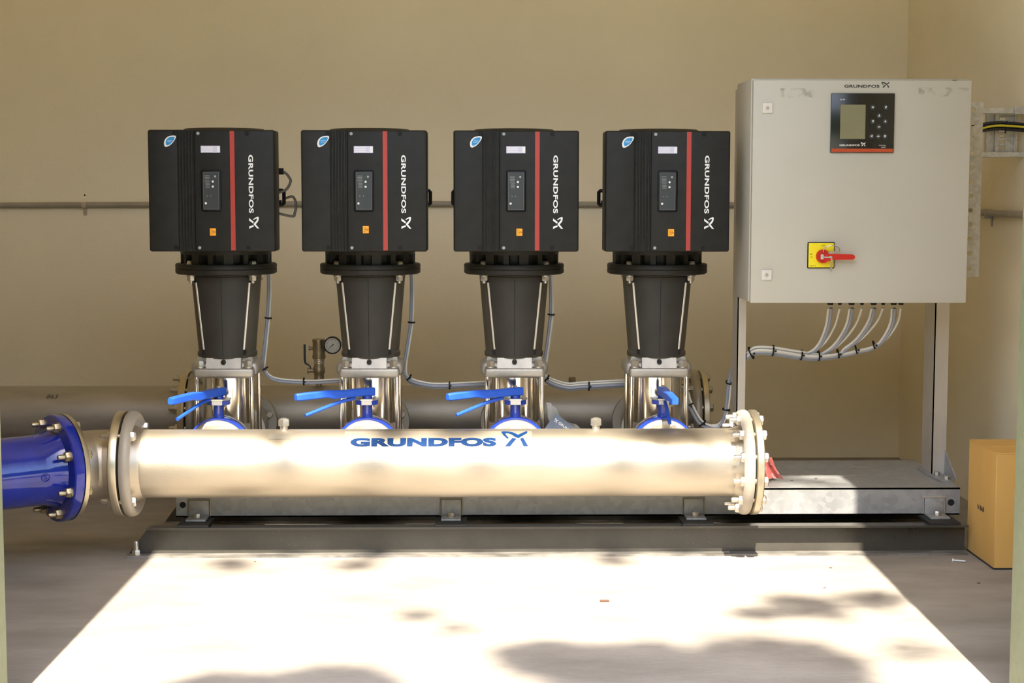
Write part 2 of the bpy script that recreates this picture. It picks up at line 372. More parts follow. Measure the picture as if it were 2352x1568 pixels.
for x in (-.612, .395):
    pl = obj('plug', MB().cyl((x,0,ZA+.104), (x,0,ZA+.128), .0125, 20).lathe([(.019,.122),(.019,.140),(.0165,.144)], (x,0,ZA), (0,0,1), 6).cyl((x,0,ZA+.140), (x,0,ZA+.1465), .010, 6), M['zinc'], fm)
def branch(root, x, y0, y1, mat, mf):
    s = 1 if y1 > y0 else -1
    obj('branch_pipe', MB().cyl((x,y0,ZA), (x,y1,ZA), .057, 40), mat, root)
    f = obj('branch_flange', loose_flange(0, -.020, (0,s,0), (x, y1, ZA), ro=.104, ri=.058), mf, root)
    for k in range(8):
        a = radians(22.5+45*k)
        obj('bolt_head', MB().lathe([(.0095,0),(.0095,.007),(.0078,.009)], (x+.086*cos(a), y1-s*.012, ZA+.086*sin(a)), (0,-s,0), 6), M['zinc'], f)
for x in PX: branch(fm, x, .09, .262, M['steel'], M['steel_dull'])
# brand decal wrapped on the pipe
RP = .1095
def wrap(mb_in, dr):
    """(x, angle*R) sheet -> shell on the pipe front"""
    m = MB(); n = len(mb_in.v)
    for r in (RP+dr, RP+dr+.0004):
        m.v += [Vector((v.x, -r*cos(v.y/RP), ZA+r*sin(v.y/RP))) for v in mb_in.v]
    m.f += [tuple(f) for f in mb_in.f]
    return m
def sliced(mb, step=.004):
    bm = bmesh.new()
    for v in mb.v: bm.verts.new(v)
    bm.verts.ensure_lookup_table()
    for f in mb.f:
        try: bm.faces.new([bm.verts[i] for i in f])
        except ValueError: pass
    ys = [v.co.y for v in bm.verts]; y = min(ys)+step
    while y < max(ys):
        bmesh.ops.bisect_plane(bm, geom=bm.verts[:]+bm.edges[:]+bm.faces[:], plane_co=(0,y,0), plane_no=(0,1,0)); y += step
    bm.verts.index_update(); o = MB(); o.v = [v.co.copy() for v in bm.verts]; o.f = [tuple(v.index for v in f.verts) for f in bm.faces]; bm.free(); return o
def shell(mb, dr):
    m = MB(); m.v = [Vector((v.x, -(RP+dr)*cos(v.y/RP), ZA+(RP+dr)*sin(v.y/RP))) for v in mb.v]; m.f = mb.f; return m
dg = lambda d: radians(d)*RP
flm = MB(); flm.add([(-.4134,dg(35),0),(.1857,dg(35),0),(.1857,dg(77),0),(-.4134,dg(77),0)], [(0,1,2,3)])
dec = obj('decal_film', shell(sliced(flm), .0004), M['decal'], fm)
tm = MB(); flat_text(tm, 'GRUNDFOS', (-.3928,dg(37.2),0), (1,0,0), (0,1,0), .4645, dg(55.5)-dg(37.2), .065)
obj('brand_lettering', shell(sliced(tm), .0009), M['print_blue'], dec)
tl = MB()
for poly in LOGO: tl.add([(.0883+a*.0835, dg(37.2)+b*(dg(76.5)-dg(37.2)), 0) for a, b in poly], [tuple(range(len(poly)))])
obj('brand_mark', shell(sliced(tl), .0009), M['print_blue'], dec)
npm = MB(); npm.add([(-.6533,dg(53),0),(-.5839,dg(53),0),(-.5839,dg(67),0),(-.6533,dg(67),0)], [(0,1,2,3)])
obj('name_plate', shell(sliced(npm), .0008), M['steel_dull'], fm)

rm = thing('suction_manifold', (-.11, 1.2, .21), 'dull grey stainless manifold pipe running behind the four pumps', 'pipe')
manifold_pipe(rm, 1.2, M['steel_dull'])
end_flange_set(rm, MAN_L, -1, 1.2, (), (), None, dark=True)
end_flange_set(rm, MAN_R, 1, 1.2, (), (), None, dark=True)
obj('blind_flange', MB().lathe([(.0,.003),(.166,.003),(.170,.006),(.170,.024),(.167,.027),(.0,.027)], (MAN_R,1.2,ZA), (1,0,0), 64), M['steel_gold'], rm)
for k in range(12):
    a = radians(15+30*k)
    put('flange_bolt', bm_r, M['brassy'], rm, (MAN_R+.0275+.11, -.1475*cos(a), ZA+.1475*sin(a)-.21), (0, 0, pi))
    if k not in (): put('flange_bolt', bm_l, M['brassy'], rm, (MAN_L+.029+.11, -.1475*cos(a), ZA+.1475*sin(a)-.21), (0, 0, pi))
obj('plug', MB().cyl((.39,1.2,ZA+.104), (.39,1.2,ZA+.128), .010, 16).lathe([(.016,.122),(.016,.138),(.014,.142)], (.39,1.2,ZA), (0,0,1), 6), M['brass'], rm)
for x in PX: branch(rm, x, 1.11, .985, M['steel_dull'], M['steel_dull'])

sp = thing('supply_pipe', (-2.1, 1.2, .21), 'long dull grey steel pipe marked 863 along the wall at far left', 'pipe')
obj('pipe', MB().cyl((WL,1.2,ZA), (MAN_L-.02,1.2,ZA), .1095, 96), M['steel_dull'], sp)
obj('flange', MB().lathe([(.11,-.030),(.168,-.030),(.170,-.027),(.170,-.007),(.167,-.004),(.11,-.004)], (MAN_L,1.2,ZA), (1,0,0), 64, closed=True), M['steel_gold'], sp)
t8 = MB(); flat_text(t8, '863', (0,0,0), (1,0,0), (0,1,0), .042, .020, .0)
a8 = radians(40)
t8.v = [Vector((-1.664+v.x+.2*v.y, 1.2-(RP+.0006)*cos(a8+v.y/RP), ZA+(RP+.0006)*sin(a8+v.y/RP))) for v in t8.v]
obj('handwritten_number', t8, M['ink'], sp)

# ------------------------------------------------------------------ inlet elbow and blue pipe
EA = radians(38)
ed = Vector((-cos(EA), -sin(EA), 0)); e0 = Vector((MAN_L-.004, 0, ZA)); bend = Vector((-1.215, 0, ZA)); e1 = bend+ed*.115
el = thing('elbow_spool', (-1.2, -.02, .21), 'short bent stainless spool between the blue flange and the manifold', 'pipe')
obj('flange', MB().lathe([(.1,0),(.168,0),(.170,.003),(.170,.024),(.167,.027),(.1,.027)], e0, (-1,0,0), 64, closed=True), M['steel_gold'], el)
obj('pipe', MB().tube([e0+Vector((-.01,0,0)), Vector((-1.165,0,ZA)), bend+Vector((.02,-.002,0)), bend+ed*.03+Vector((.004,.002,0)), bend+ed*.075, e1], .1095, 64, 6), M['steel'], el)
obj('flange', MB().lathe([(.1,-.018),(.168,-.018),(.170,-.015),(.170,-.002),(.1,-.002)], e1, ed, 64, closed=True), M['steel_gold'], el)
bp = thing('blue_flanged_pipe', e1+ed*.25-Vector((0,0,.11)), 'glossy royal blue flanged cast pipe entering at left', 'pipe')
o_ = e1
obj('flange', MB().lathe([(.1,.001),(.168,.001),(.170,.004),(.170,.030),(.166,.034),(.135,.036),(.1,.036)], o_, ed, 64, closed=True), M['blue'], bp)
obj('pipe', MB().lathe([(.1,.03),(.125,.036),(.120,.05),(.1125,.075),(.111,.10),(.111,.40),(.1125,.43),(.118,.46),(.1,.47)], o_, ed, 64), M['blue'], bp)
obj('flange', MB().lathe([(.1,.46),(.168,.46),(.170,.464),(.170,.490),(.1,.494)], o_, ed, 64, closed=True), M['blue'], bp)
_, bu, bw_ = MB().frame(ed)
bm_b = bolt_mesh('flange_bolt_blue', .0155, .013, .058, .016, .022)
q = Vector((1,0,0)).rotation_difference(ed)
for k in range(8):
    a = radians(22.5+45*k); pos = o_-ed*.0205+(bu*cos(a)+bw_*sin(a))*.1475
    b = put('flange_bolt', bm_b, M['brassy'], bp, pos-wloc(bp), q.to_euler())
# raised casting mark on the blue pipe
ca = radians(8); nrm = (Vector((0,0,1)).cross(ed)).normalized(); nrm = nrm if nrm.y < 0 else -nrm
cc = o_+ed*.105+nrm*.1115+Vector((0,0,-.006))
mk = MB().ring(cc, cc+nrm*.002, .0115, .0135, 28)
flat_text(mk, 'S', cc+nrm*.0022-(-ed)*.006-Vector((0,0,.007)), -ed, (0,0,1), .012, .014, .01)
obj('casting_mark', mk, M['blue'], bp)

# ------------------------------------------------------------------ black floor beams
def channel(name, y_tip, y_web, x0, x1, label, nuts):
    t = .007; s = 1 if y_web > y_tip else -1
    r = thing(name, ((x0+x1)/2, (y_tip+y_web)/2, 0), label, 'beam', 'black beams under the base frame')
    m = MB()
    yl, yh = sorted((y_tip, y_web)); sl = .075
    m0 = MB().prism([(x0,0),(x1,0),(x1,t),(x0+.006,t)], (0,yl,0), (1,0,0), (0,0,1), (0,yh-yl,0))
    m.prism([(x0+sl-.006,.1-t),(x1,.1-t),(x1,.1),(x0+sl,.1)], (0,yl,0), (1,0,0), (0,0,1), (0,yh-yl,0))
    obj('top_flange', m, M['beam'], r)
    obj('bottom_flange', m0, M['beam_light'], r)
    w0, w1 = sorted((y_web, y_web-s*.007))
    obj('web', MB().prism([(x0+.006,t),(x1,t),(x1,.1-t),(x0+sl-.006,.1-t)], (0,w0,0), (1,0,0), (0,0,1), (0,w1-w0,0)), M['beam'], r)
    for x in nuts:
        y = (y_tip+y_web)/2-.006*s
        obj('anchor_bolt', MB().cyl((x,y,t), (x,y,t+.004), .018, 20).lathe([(.0145,.011),(.0145,.022),(.012,.025)], (x,y,0), (0,0,1), 6).lathe([(.0085,.02),(.0085,.050),(.007,.053)], (x,y,0), (0,0,1), 14), M['zinc'], r)
    return r
CLIPX = [-.918, -.076, .739, 1.554]
fb = channel('support_beam', .042, .092, -1.14, 1.632, 'glossy black steel channel beam lying on the floor in front', (-1.106,))
rb = channel('support_beam', .66, .61, -1.12, 1.70, 'black steel channel beam on the floor behind, under the frame', ())
for x in CLIPX:
    obj('pad', MB().box(x-.052, x+.052, .044, .24, .1, .108), M['pad'], fb)
    obj('pad', MB().box(x-.052, x+.052, .58, .70, .1, .108), M['pad'], rb)

# ------------------------------------------------------------------ galvanised base frame
FX0, FX1, FZ0, FZ1 = -.995, 1.642, .108, .200
bf = thing('base_frame', ((FX0+FX1)/2, .5, FZ0), 'galvanised steel base frame carrying the pumps and cabinet', 'frame')
def rail(y0, y1, s):
    """C rail: web at y0 for s=+1 (front), flanges towards y1"""
    m = MB(); t = .005; a, b = min(y0,y1), max(y0,y1)
    m.box(FX0, FX1, min(y0,y0+s*t), max(y0,y0+s*t), FZ0, FZ1); m.box(FX0, FX1, a, b, FZ1-t, FZ1); m.box(FX0, FX1, a, b, FZ0, FZ0+t)
    return m
obj('front_rail', rail(.18, .425, 1), M['galv'], bf); obj('rear_rail', rail(.76, .62, -1), M['galv'], bf)
obj('top_plate', MB().rbox(.975, FX1-.001, .426, .612, FZ1-.006, FZ1, .001, 1), M['galv'], bf)
for x0, x1 in ((FX0, FX0+.06), (.89, .98), (FX1-.085, FX1)):
    obj('cross_member', MB().box(x0+.002, x1-.002,   .186, .754, FZ0+.002, FZ1-.0005), M['galv'], bf)
for x in CLIPX:
    c = obj('clip_bracket', MB().rbox(x-.033, x+.033, .172, .180, .108, .166, .002).rbox(x-.033, x+.033, .098, .180, .1082, .1155, .002), M['galv'], bf)
    obj('weld_bead', MB().tube([(x-.036,.178,.112),(x-.036,.178,.168),(x+.036,.178,.168),(x+.036,.178,.112)], .004, 6, smooth=False), M['steel_dull'], c)
    obj('bolt', MB().cyl((x,.135,.1155), (x,.135,.1185), .013, 16).lathe([(.0105,.1185),(.0105,.128),(.009,.130)], (x,.135,0), (0,0,1), 6), M['zinc'], c)
for x, r_ in ((-.9728,.0105), (1.612,.0115)):
    obj('rail_hole', MB().cyl((x,.1795,.150), (x,.1835,.150), r_, 20), M['hole'], bf)
for x, y in ((1.10,.33), (1.19,.36), (1.02,.30)):
    obj('plate_hole', MB().cyl((x,y,.1990), (x,y,.2003), .006, 12), M['hole'], bf)

# ------------------------------------------------------------------ pump
def cone_patch(z0, r0, a0, z1, r1, a1, x, y, th=.003, n=14):
    m = MB(); k = n+1; P = []
    for rr in (0, th):
        for z, r, a in ((z0, r0, a0), (z1, r1, a1)):
            for i in range(k):
                t = -a+2*a*i/n; P.append((x+(r+rr)*sin(t), y-(r+rr)*cos(t), z))
    fs = []
    for i in range(n):
        fs += [(i,i+1,k+i+1,k+i), (2*k+i,3*k+i,3*k+i+1,2*k+i+1), (i,2*k+i,2*k+i+1,i+1), (k+i,k+i+1,3*k+i+1,3*k+i)]
    fs += [(0,k,3*k,2*k), (n,2*k+n,3*k+n,k+n)]
    return m.add(P, fs)
def make_pump(X, label):
    r = thing('vertical_pump', (X, PY, .2), label, 'pump', 'vertical multistage pumps in a row')
    y = PY
    # base casting with suction and discharge flanges
    b = MB().rbox(X-.10, X+.10, .36, .66, .2, .222, .006).lathe([(.085,.222),(.098,.25),(.100,.36),(.094,.384)], (X,y,0), (0,0,1), 40)
    b.cyl((X,.345,ZA), (X,.672,ZA), .062, 32)
    pb = obj('pump_base', b, M['cast'], r)
    for y0, y1 in ((.326,.348), (.669,.691)):
        obj('port_flange', MB().lathe([(.06,0),(.106,0),(.110,.003),(.110,.019),(.107,.022),(.06,.022)], (X,y0,ZA), (0,1,0), 48, closed=True), M['cast'], pb)
    obj('sleeve', MB().cyl((X,y,.380), (X,y,.552), .0875, 64), M['polished'], r)
    for sx in (-1, 1):
        for sy in (-1, 1):
            obj('stay_bolt', MB().cyl((X+sx*.0955,y+sy*.0955,.300), (X+sx*.0955,y+sy*.0955,.553), .0085, 16), M['polished'], r)
    # head: rounded square block, raised cross with corner pockets
    h = MB().rbox(X-.1045, X+.1045, y-.1045, y+.1045, .549, .584, .010, 3)
    h.rbox(X-.1185, X+.1185, y-.075, y+.075, .552, .606, .022, 3)
    c = .104; k = .060
    cr = [(-k,-c),(k,-c),(k,-k),(c,-k),(c,k),(k,k),(k,c),(-k,c),(-k,k),(-c,k),(-c,-k),(-k,-k)]
    top = [(a*(.90 if abs(a) > .09 else 1), b_*(.90 if abs(b_) > .09 else 1)) for a, b_ in cr]
    n = len(cr); h.add([(X+a,y+b_,.583) for a, b_ in cr]+[(X+a,y+b_,.619) for a, b_ in top], [tuple(reversed(range(n))), tuple(range(n,2*n))]+[(i,(i+1)%n,n+(i+1)%n,n+i) for i in range(n)])
    hd = obj('pump_head', h, M['cast'], r)
    for sx in (-1, 1):
        for sy in (-1, 1):
            obj('head_nut', MB().cyl((X+sx*.0835,y+sy*.0835,.584), (X+sx*.0835,y+sy*.0835,.588), .0185, 18).lathe([(.0155,.588),(.0155,.606),(.0135,.609)], (X+sx*.0835,y+sy*.0835,0), (0,0,1), 6), M['zinc'], hd)
    pv = Vector((X, y-.0995, .606))
    obj('vent_plug', MB().ring(pv+Vector((0,.004,0)), pv+Vector((0,-.006,-.001)), .0042, .0085, 20).cyl(pv+Vector((0,.004,0)), pv+Vector((0,-.001,0)), .0044, 12), M['castiron'], hd)
    # motor stool
    s = MB().lathe([(.100,.617),(.1035,.622),(.1035,.634),(.0995,.638),(.1015,.66),(.1215,.900),(.123,.909)], (X,y,0), (0,0,1), 64)
    st = obj('motor_stool', s, M['stool'], r)
    obj('coupling_guard', cone_patch(.624, .1045, radians(38), .900, .1245, radians(45.5), X, y), M['guard'], r)
    gd = obj('guard_crease', MB().box(X-.0012, X+.0012, y-.1085, y-.104, .628, .632).tube([(X,y-.1070,.626),(X,y-.1272,.897)], .0012, 6, smooth=False), M['boxside'], r)
    for sx in (-1, 1):
        a0, a1 = radians(39.5), radians(46.8)
        p0 = (X+sx*.1072*sin(a0), y-.1072*cos(a0), .648); p1 = (X+sx*.1248*sin(a1), y-.1248*cos(a1), .880)
        obj('guard_edge', MB().tube([p0, p1], .0048, 8, smooth=False), M['guard_edge'], r)
        for p, dz in ((p0, -.012), (p1, .012)):
            obj('guard_gap', MB().box(p[0]-.008, p[0]+.008, p[1]-.003, p[1]+.008, min(p[2],p[2]+dz*1.6), max(p[2],p[2]+dz*1.6)), M['black'], r)  # black block put in for the dark gap at each strip end
    obj('stool_flange', MB().lathe([(.123,.905),(.168,.9075),(.1745,.911),(.1755,.915),(.1755,.925),(.1735,.927)], (X,y,0), (0,0,1), 96), M['castiron'], r)
    mf = MB().lathe([(.1735,.927),(.1755,.929),(.1755,.940),(.1725,.944),(.120,.945)], (X,y,0), (0,0,1), 96)
    obj('motor_flange', mf, M['castiron'], r)
    for sx in (-1, 1):
        for sy in (-1, 1):
            q_ = (X+sx*.106, y+sy*.106)
            obj('flange_bolt', MB().lathe([(.0135,.945),(.0135,.953),(.0115,.956)], (*q_,0), (0,0,1), 6).cyl((*q_,.944), (*q_,.9465), .0155, 16).cyl((*q_,.879), (*q_,.945), .0068, 12).lathe([(.0115,.887),(.0135,.890),(.0135,.903)], (*q_,0), (0,0,1), 6).cyl((*q_,.9025), (*q_,.906), .0155, 16), M['zinc'], r)
    # motor: ribbed end bell, finned housing, fan cover
    e = MB().cyl((X,y,.944), (X,y,.986), .128, 48).cyl((X,y,.977), (X,y,.990), .157, 64)
    for k_ in range(16):
        a = 2*pi*(k_+.5)/16; T = Matrix.Translation((X,y,0)) @ Matrix.Rotation(a, 4, 'Z')
        w_ = .009 if k_ % 2 else .016
        e.box(.12, .156, -w_, w_, .944, .978, T)
    obj('motor_end_bell', e, M['castiron'], r)
    prof = []
    for k_ in range(120):
        a = 2*pi*k_/120; rr = .152 if k_ % 2 else .136; prof.append((rr*cos(a), rr*sin(a)))
    obj('motor_housing', MB().prism(prof, (X,y,.99), (1,0,0), (0,1,0), (0,0,.33)), M['castiron'], r, 20)
    obj('fan_cover', MB().lathe([(.154,1.31),(.156,1.315),(.156,1.385),(.150,1.400),(.135,1.409),(.0,1.4135)], (X,y,0), (0,0,1), 64), M['castiron'], r)
    # frequency drive housing
    Z0, Z1, YF = .9945, 1.3955, .210; W = .2085
    d = MB().rbox(X-W, X+W, YF+.006, .335, Z0, Z1, .007, 3).rbox(X-.15, X+.15, .33, .42, 1.03, 1.36, .01, 2)
    dr = obj('drive_box', d, M['box'], r)
    xs = X-W+.360*2*W                                        # seam
    cov = MB().rbox(X-W+.001, X-W+.238*2*W, YF, YF+.03, Z0+.001, Z1-.001, .006, 3)
    cov.box(X-W+.235*2*W, xs-.001, YF+.004, YF+.03, Z0+.001, Z1-.001)
    for i in range(5):
        x0 = X-W+2*W*(.2425+i*.0240); cov.rbox(x0, x0+.0065, YF, YF+.01, Z0+.001, Z1-.001, .0015, 1)
    obj('side_cover', cov, M['box'], dr)
    obj('front_panel', MB().rbox(xs+.0015, X+W-.001, YF, YF+.03, Z0+.001, Z1-.001, .006, 3), M['box'], dr)
    fx = lambda t: X-W+2*W*t; fz = lambda t: Z1-(Z1-Z0)*t
    obj('red_stripe', MB().box(fx(.649), fx(.685), YF-.0006, YF+.001, Z0+.004, Z1-.004), M['red'], dr)
    for t, u, mm in ((.213,.028,'black'),(.213,.966,'black'),(.400,.030,'zinc'),(.400,.968,'zinc'),(.785,.030,'black'),(.785,.968,'black')):
        rad = .0078 if mm == 'black' else .0052
        sc = MB().ring((fx(t),YF-.0010,fz(u)), (fx(t),YF+.003,fz(u)), rad*.62, rad, 20).cyl((fx(t),YF-.0003,fz(u)), (fx(t),YF+.003,fz(u)), rad*.64, 16)
        obj('screw', sc, M['black'] if mm == 'black' else M['grey'], dr)
    # oval sticker
    ov = [(-.9,-.72),(-.72,-.98),(-.35,-.92),(.2,-.55),(.7,.1),(.98,.72),(.86,.98),(.4,1.0),(-.2,.86),(-.68,.45),(-.92,-.15)]
    def loop(sc_, n=5):
        P = [Vector((a,b_,0)) for a, b_ in ov]; P = P+[P[0]]; Q = catmull([P[-2]]+P+[P[1]], n)[n:-n-1]; return [(p.x*sc_, p.y*sc_) for p in Q]
    ctr = (fx(.178), fz(.095)); sw, sh = .0205, .0185
    obj('oval_sticker', MB().prism([(a*sw, b_*sh) for a, b_ in loop(1)], (ctr[0],YF-.0008,ctr[1]), (1,0,0), (0,0,1), (0,.001,0)), M['white'], dr)
    obj('oval_sticker_centre', MB().prism([(a*sw, b_*sh) for a, b_ in loop(.74)], (ctr[0]+.0008,YF-.0012,ctr[1]+.0006), (1,0,0), (0,0,1), (0,.001,0)), M['lightblue'], dr)
    ol = MB()
    for q_ in (0, -.0045): flat_text(ol, 'PUMP', (ctr[0]-.008,YF-.0014,ctr[1]+.001+q_), (1,0,0), (0,0,1), .017, .003, .02) if False else ol.box(ctr[0]-.008, ctr[0]+.009+q_, YF-.0014, YF-.001, ctr[1]+.002+q_, ctr[1]+.0035+q_)
    obj('sticker_line', ol, M['label'], dr)
    # data label
    l0, l1, k0, k1 = fx(.420), fx(.572), fz(.187), fz(.131)
    obj('data_label', MB().box(l0, l1, YF-.0008, YF+.0005, k0, k1), M['label'], dr)
    wl = MB()
    for u in (.22, .52, .8): wl.box(l0+.004, l0+.040, YF-.0012, YF-.0007, k0+(k1-k0)*(u-.06), k0+(k1-k0)*(u+.06))
    wl.box(l1-.010, l1-.001, YF-.0012, YF-.0007, k0+.002, k1-.002)
    obj('label_print', wl, M['white'], dr)
    # keypad
    a0, a1, c0, c1 = fx(.426), fx(.570), fz(.662), fz(.336)
    obj('keypad_bezel', MB().rbox(a0-.003, a1+.003, YF-.0030, YF+.002, c0-.003, c1+.003, .005, 2), M['black'], dr)
    obj('keypad_border', MB().box(a0+.004, a1-.004, YF-.0038, YF-.0028, c0+.004, c1-.004), M['keyedge'], dr)
    obj('keypad', MB().box(a0+.0055, a1-.0055, YF-.0044, YF-.0036, c0+.0055, c1-.0055), M['keypad'], dr)
    for t, u, rad in ((.60,.27,.0036),(.60,.395,.0036),(.2,.815,.0038)):
        kp = MB().lathe([(rad,0),(rad*.9,.0012),(0,.0014)], (a0+(a1-a0)*t, YF-.0044, c1-(c1-c0)*u), (0,-1,0), 16)
        obj('keypad_button', kp, M['white'], dr)
    kg = MB(); kg.lathe([(.0036,0),(.0034,.001),(0,.0012)], (a0+(a1-a0)*.73, YF-.0044, c1-(c1-c0)*.14), (0,-1,0), 16)
    for i in range(9): kg.box(a0+(a1-a0)*(.15+.05*(i//5)), a0+(a1-a0)*.43, YF-.0049, YF-.0043, c1-(c1-c0)*(.125+.037*i)-.0006, c1-(c1-c0)*(.125+.037*i)+.0006)
    for t in (.28, .48): kg.lathe([(.0014,0),(0,.0006)], (a0+(a1-a0)*t, YF-.0044, c1-(c1-c0)*.63), (0,-1,0), 8)
    obj('keypad_print', kg, M['grey'], dr)['kind'] = 'stuff'
    w0, w1, v0, v1 = fx(.482), fx(.530), fz(.868), fz(.808)
    wn_ = obj('warning_label', MB().rbox(w0, w1, YF-.0008, YF+.0006, v0, v1, .0005, 1), M['orange'], dr)
    tri = MB(); mx, mz = (w0+w1)/2, (v0+v1)/2; R_ = .0085
    tri.tube([(mx+R_,YF-.001,mz), (mx-R_*.7,YF-.001,mz+R_*.95), (mx-R_*.7,YF-.001,mz-R_*.95), (mx+R_,YF-.001,mz)], .0007, 5, smooth=False)
    tri.box(mx-.004, mx+.003, YF-.0014, YF-.0008, mz-.0007, mz+.0007)
    obj('warning_triangle', tri, M['ink'], dr)
    # brand lettering reads downwards
    tt = MB(); flat_text(tt, 'GRUNDFOS', (fx(.794), YF-.0008, fz(.204)), (0,0,-1), (1,0,0), (Z1-Z0)*.478, .0155, .03)
    obj('brand_lettering', tt, M['white'], dr)
    obj('brand_mark', flat_logo(MB(), (fx(.794), YF-.0009, fz(.712)), (0,0,-1), (1,0,0), (Z1-Z0)*.097, .033, (0,.0006,0)), M['white'], dr)
    # lifting / cable bracket on the side of the motor
    for sx in (-1, 1):
        by = .43; bx0 = X+sx*.155
        br = MB().tube([(bx0,by,1.145),(X+sx*.209,by,1.148),(X+sx*.213,by,1.152),(X+sx*.213,by,1.193),(X+sx*.209,by,1.197),(bx0,by,1.200)], .0062, 8, smooth=False)
        br.cyl((X+sx*.15,by,1.158), (X+sx*.205,by,1.158), .006, 8)
        obj('side_handle', br, M['black'], r)
    return r
names = ['black vertical pump nearest the blue pipe, leftmost of the four', 'black vertical pump right of the pressure gauge, second from left',
         'black vertical pump beside the clear plastic bag, third from left', 'black vertical pump nearest the grey control cabinet']
p0 = make_pump(PX[0], names[0]); pumps = [p0]
for i in (1, 2, 3):
    pumps.append(copy_tree(p0, (PX[i], PY, .2), names[i]))
    for c in [o for o in bpy.data.objects if o.parent and o.parent.parent == pumps[-1] and o.name.startswith('warning')]:
        c.location = c.location+Vector(((0,.002,.008,.010)[i], 0, (0,.008,0,-.001)[i]))      # stuck on by hand, each a little differently
# hanging motor lead on the first pump
obj('motor_lead', MB().tube([(PX[0]+.155,.40,1.262),(PX[0]+.212,.40,1.262),(PX[0]+.236,.40,1.24),(PX[0]+.238,.40,1.222),(PX[0]+.218,.40,1.196),(PX[0]+.16,.40,1.18)], .0046, 10), M['lead'], p0)
obj('motor_lead', MB().tube([(PX[0]+.215,.46,1.17),(PX[0]+.240,.46,1.175),(PX[0]+.251,.46,1.15),(PX[0]+.246,.46,1.118),(PX[0]+.235,.46,1.108),(PX[0]+.16,.46,1.125)], .0046, 10), M['lead'], p0)
obj('lead_gland', MB().cyl((PX[0]+.15,.40,1.262), (PX[0]+.216,.40,1.262), .011, 16), M['black'], p0)

# check valves behind the pumps
cv = [ 'brown check valve behind the leftmost pump', 'brown check valve behind the second pump from left', 'brown check valve behind the third pump from left', 'brown check valve behind the pump nearest the cabinet']
for i, x in enumerate(PX):
    c = thing('check_valve', (x, .84, .21), cv[i], 'valve', 'check valves behind the pumps')
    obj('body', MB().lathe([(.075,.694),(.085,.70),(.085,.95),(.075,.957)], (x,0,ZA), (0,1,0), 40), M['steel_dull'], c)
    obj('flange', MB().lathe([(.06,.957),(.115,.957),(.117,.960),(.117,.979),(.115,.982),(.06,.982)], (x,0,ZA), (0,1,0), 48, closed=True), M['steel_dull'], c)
    obj('bonnet_bolt', MB().lathe([(.013,0),(.013,.012),(.011,.014)], (x+.09,.95,ZA+.03), (0,-1,0), 6), M['zinc'], c)

# ------------------------------------------------------------------ butterfly valves
def make_valve(i, X, ang, trig, label):
    r = thing('butterfly_valve', (X, .295, .215), label, 'valve', 'blue butterfly valves on the discharge branches')
    y = .294
    obj('valve_body', MB().lathe([(.060,.268),(.108,.268),(.111,.272),(.111,.316),(.108,.320),(.060,.320)], (X,0,ZA), (0,1,0), 56, closed=True), M['valve'], r)
    obj('neck', MB().lathe([(.024,.415),(.0185,.432),(.0175,.445),(.0175,.476)], (X,y,0), (0,0,1), 28), M['valve'], r)
    def oct_(rx, ry): return [(rx*a, ry*b) for a, b in ((-1,-.45),(-.5,-1),(.5,-1),(1,-.45),(1,.45),(.5,1),(-.5,1),(-1,.45))]
    obj('mounting_plate', MB().prism(oct_(.037,.037), (X,y,.474), (1,0,0), (0,1,0), (0,0,.016)), M['valve'], r)
    obj('notch_plate', MB().prism(oct_(.040,.040), (X,y,.490), (1,0,0), (0,1,0), (0,0,.0045)), M['zinc'], r)
    obj('data_tag', MB().box(X-.017, X+.017, y-.0382, y-.0368, .475, .489), M['gauge'], r)
    obj('plate_screw', MB().lathe([(.006,.466),(.006,.474)], (X+.026,y-.02,0), (0,0,1), 6), M['zinc'], r)
    obj('plate_screw', MB().lathe([(.006,.4945),(.006,.500),(.004,.502)], (X+.026,y-.01,0), (0,0,1), 6), M['zinc'], r)
    obj('stem', MB().cyl((X,y,.488), (X,y,.503), .017, 20), M['valve'], r)
    d = Vector((-sin(ang), -cos(ang), 0)); n = Vector((cos(ang), -sin(ang), 0)); o = Vector((X,y,0))
    # lever: tapered channel, thicker grip at the end
    pts = [(-.022,.502,.530,.017),(.03,.503,.529,.017),(.09,.502,.527,.014),(.13,.500,.530,.0125),(.16,.507,.531,.0125),(.262,.503,.527,.0125),(.270,.505,.525,.010)]
    V = []; n_ = len(pts)
    for s, za, zb, hw in pts:
        b_ = .0035
        V += [o+d*s+n*hw+Vector((0,0,za+b_)), o+d*s+n*hw+Vector((0,0,zb-b_)), o+d*s+n*(hw-b_)+Vector((0,0,zb)), o+d*s-n*(hw-b_)+Vector((0,0,zb)),
              o+d*s-n*hw+Vector((0,0,zb-b_)), o+d*s-n*hw+Vector((0,0,za+b_)), o+d*s-n*(hw-b_)+Vector((0,0,za)), o+d*s+n*(hw-b_)+Vector((0,0,za))]
    fs = [tuple(range(8)), tuple(reversed(range((n_-1)*8, n_*8)))]
    for k in range(n_-1):
        for j in range(8): fs.append((k*8+j, k*8+(j+1)%8, (k+1)*8+(j+1)%8, (k+1)*8+j))
    lv = obj('lever', MB().add(V, fs), M['lever'], r)
    obj('lever_screw', MB().lathe([(.0075,.530),(.0075,.535),(.005,.537)], (X,y,0), (0,0,1), 6), M['zinc'], lv)
    t0, t1, z0, z1 = trig
    tp = [o+d*t0+Vector((0,0,z0)), o+d*(t0+(t1-t0)*.35)+Vector((0,0,z0-(z0-z1)*.25)), o+d*t1+Vector((0,0,z1))]
    obj('lock_trigger', MB().tube(tp, .0062, 8, 4), M['lever'], r)
    return r
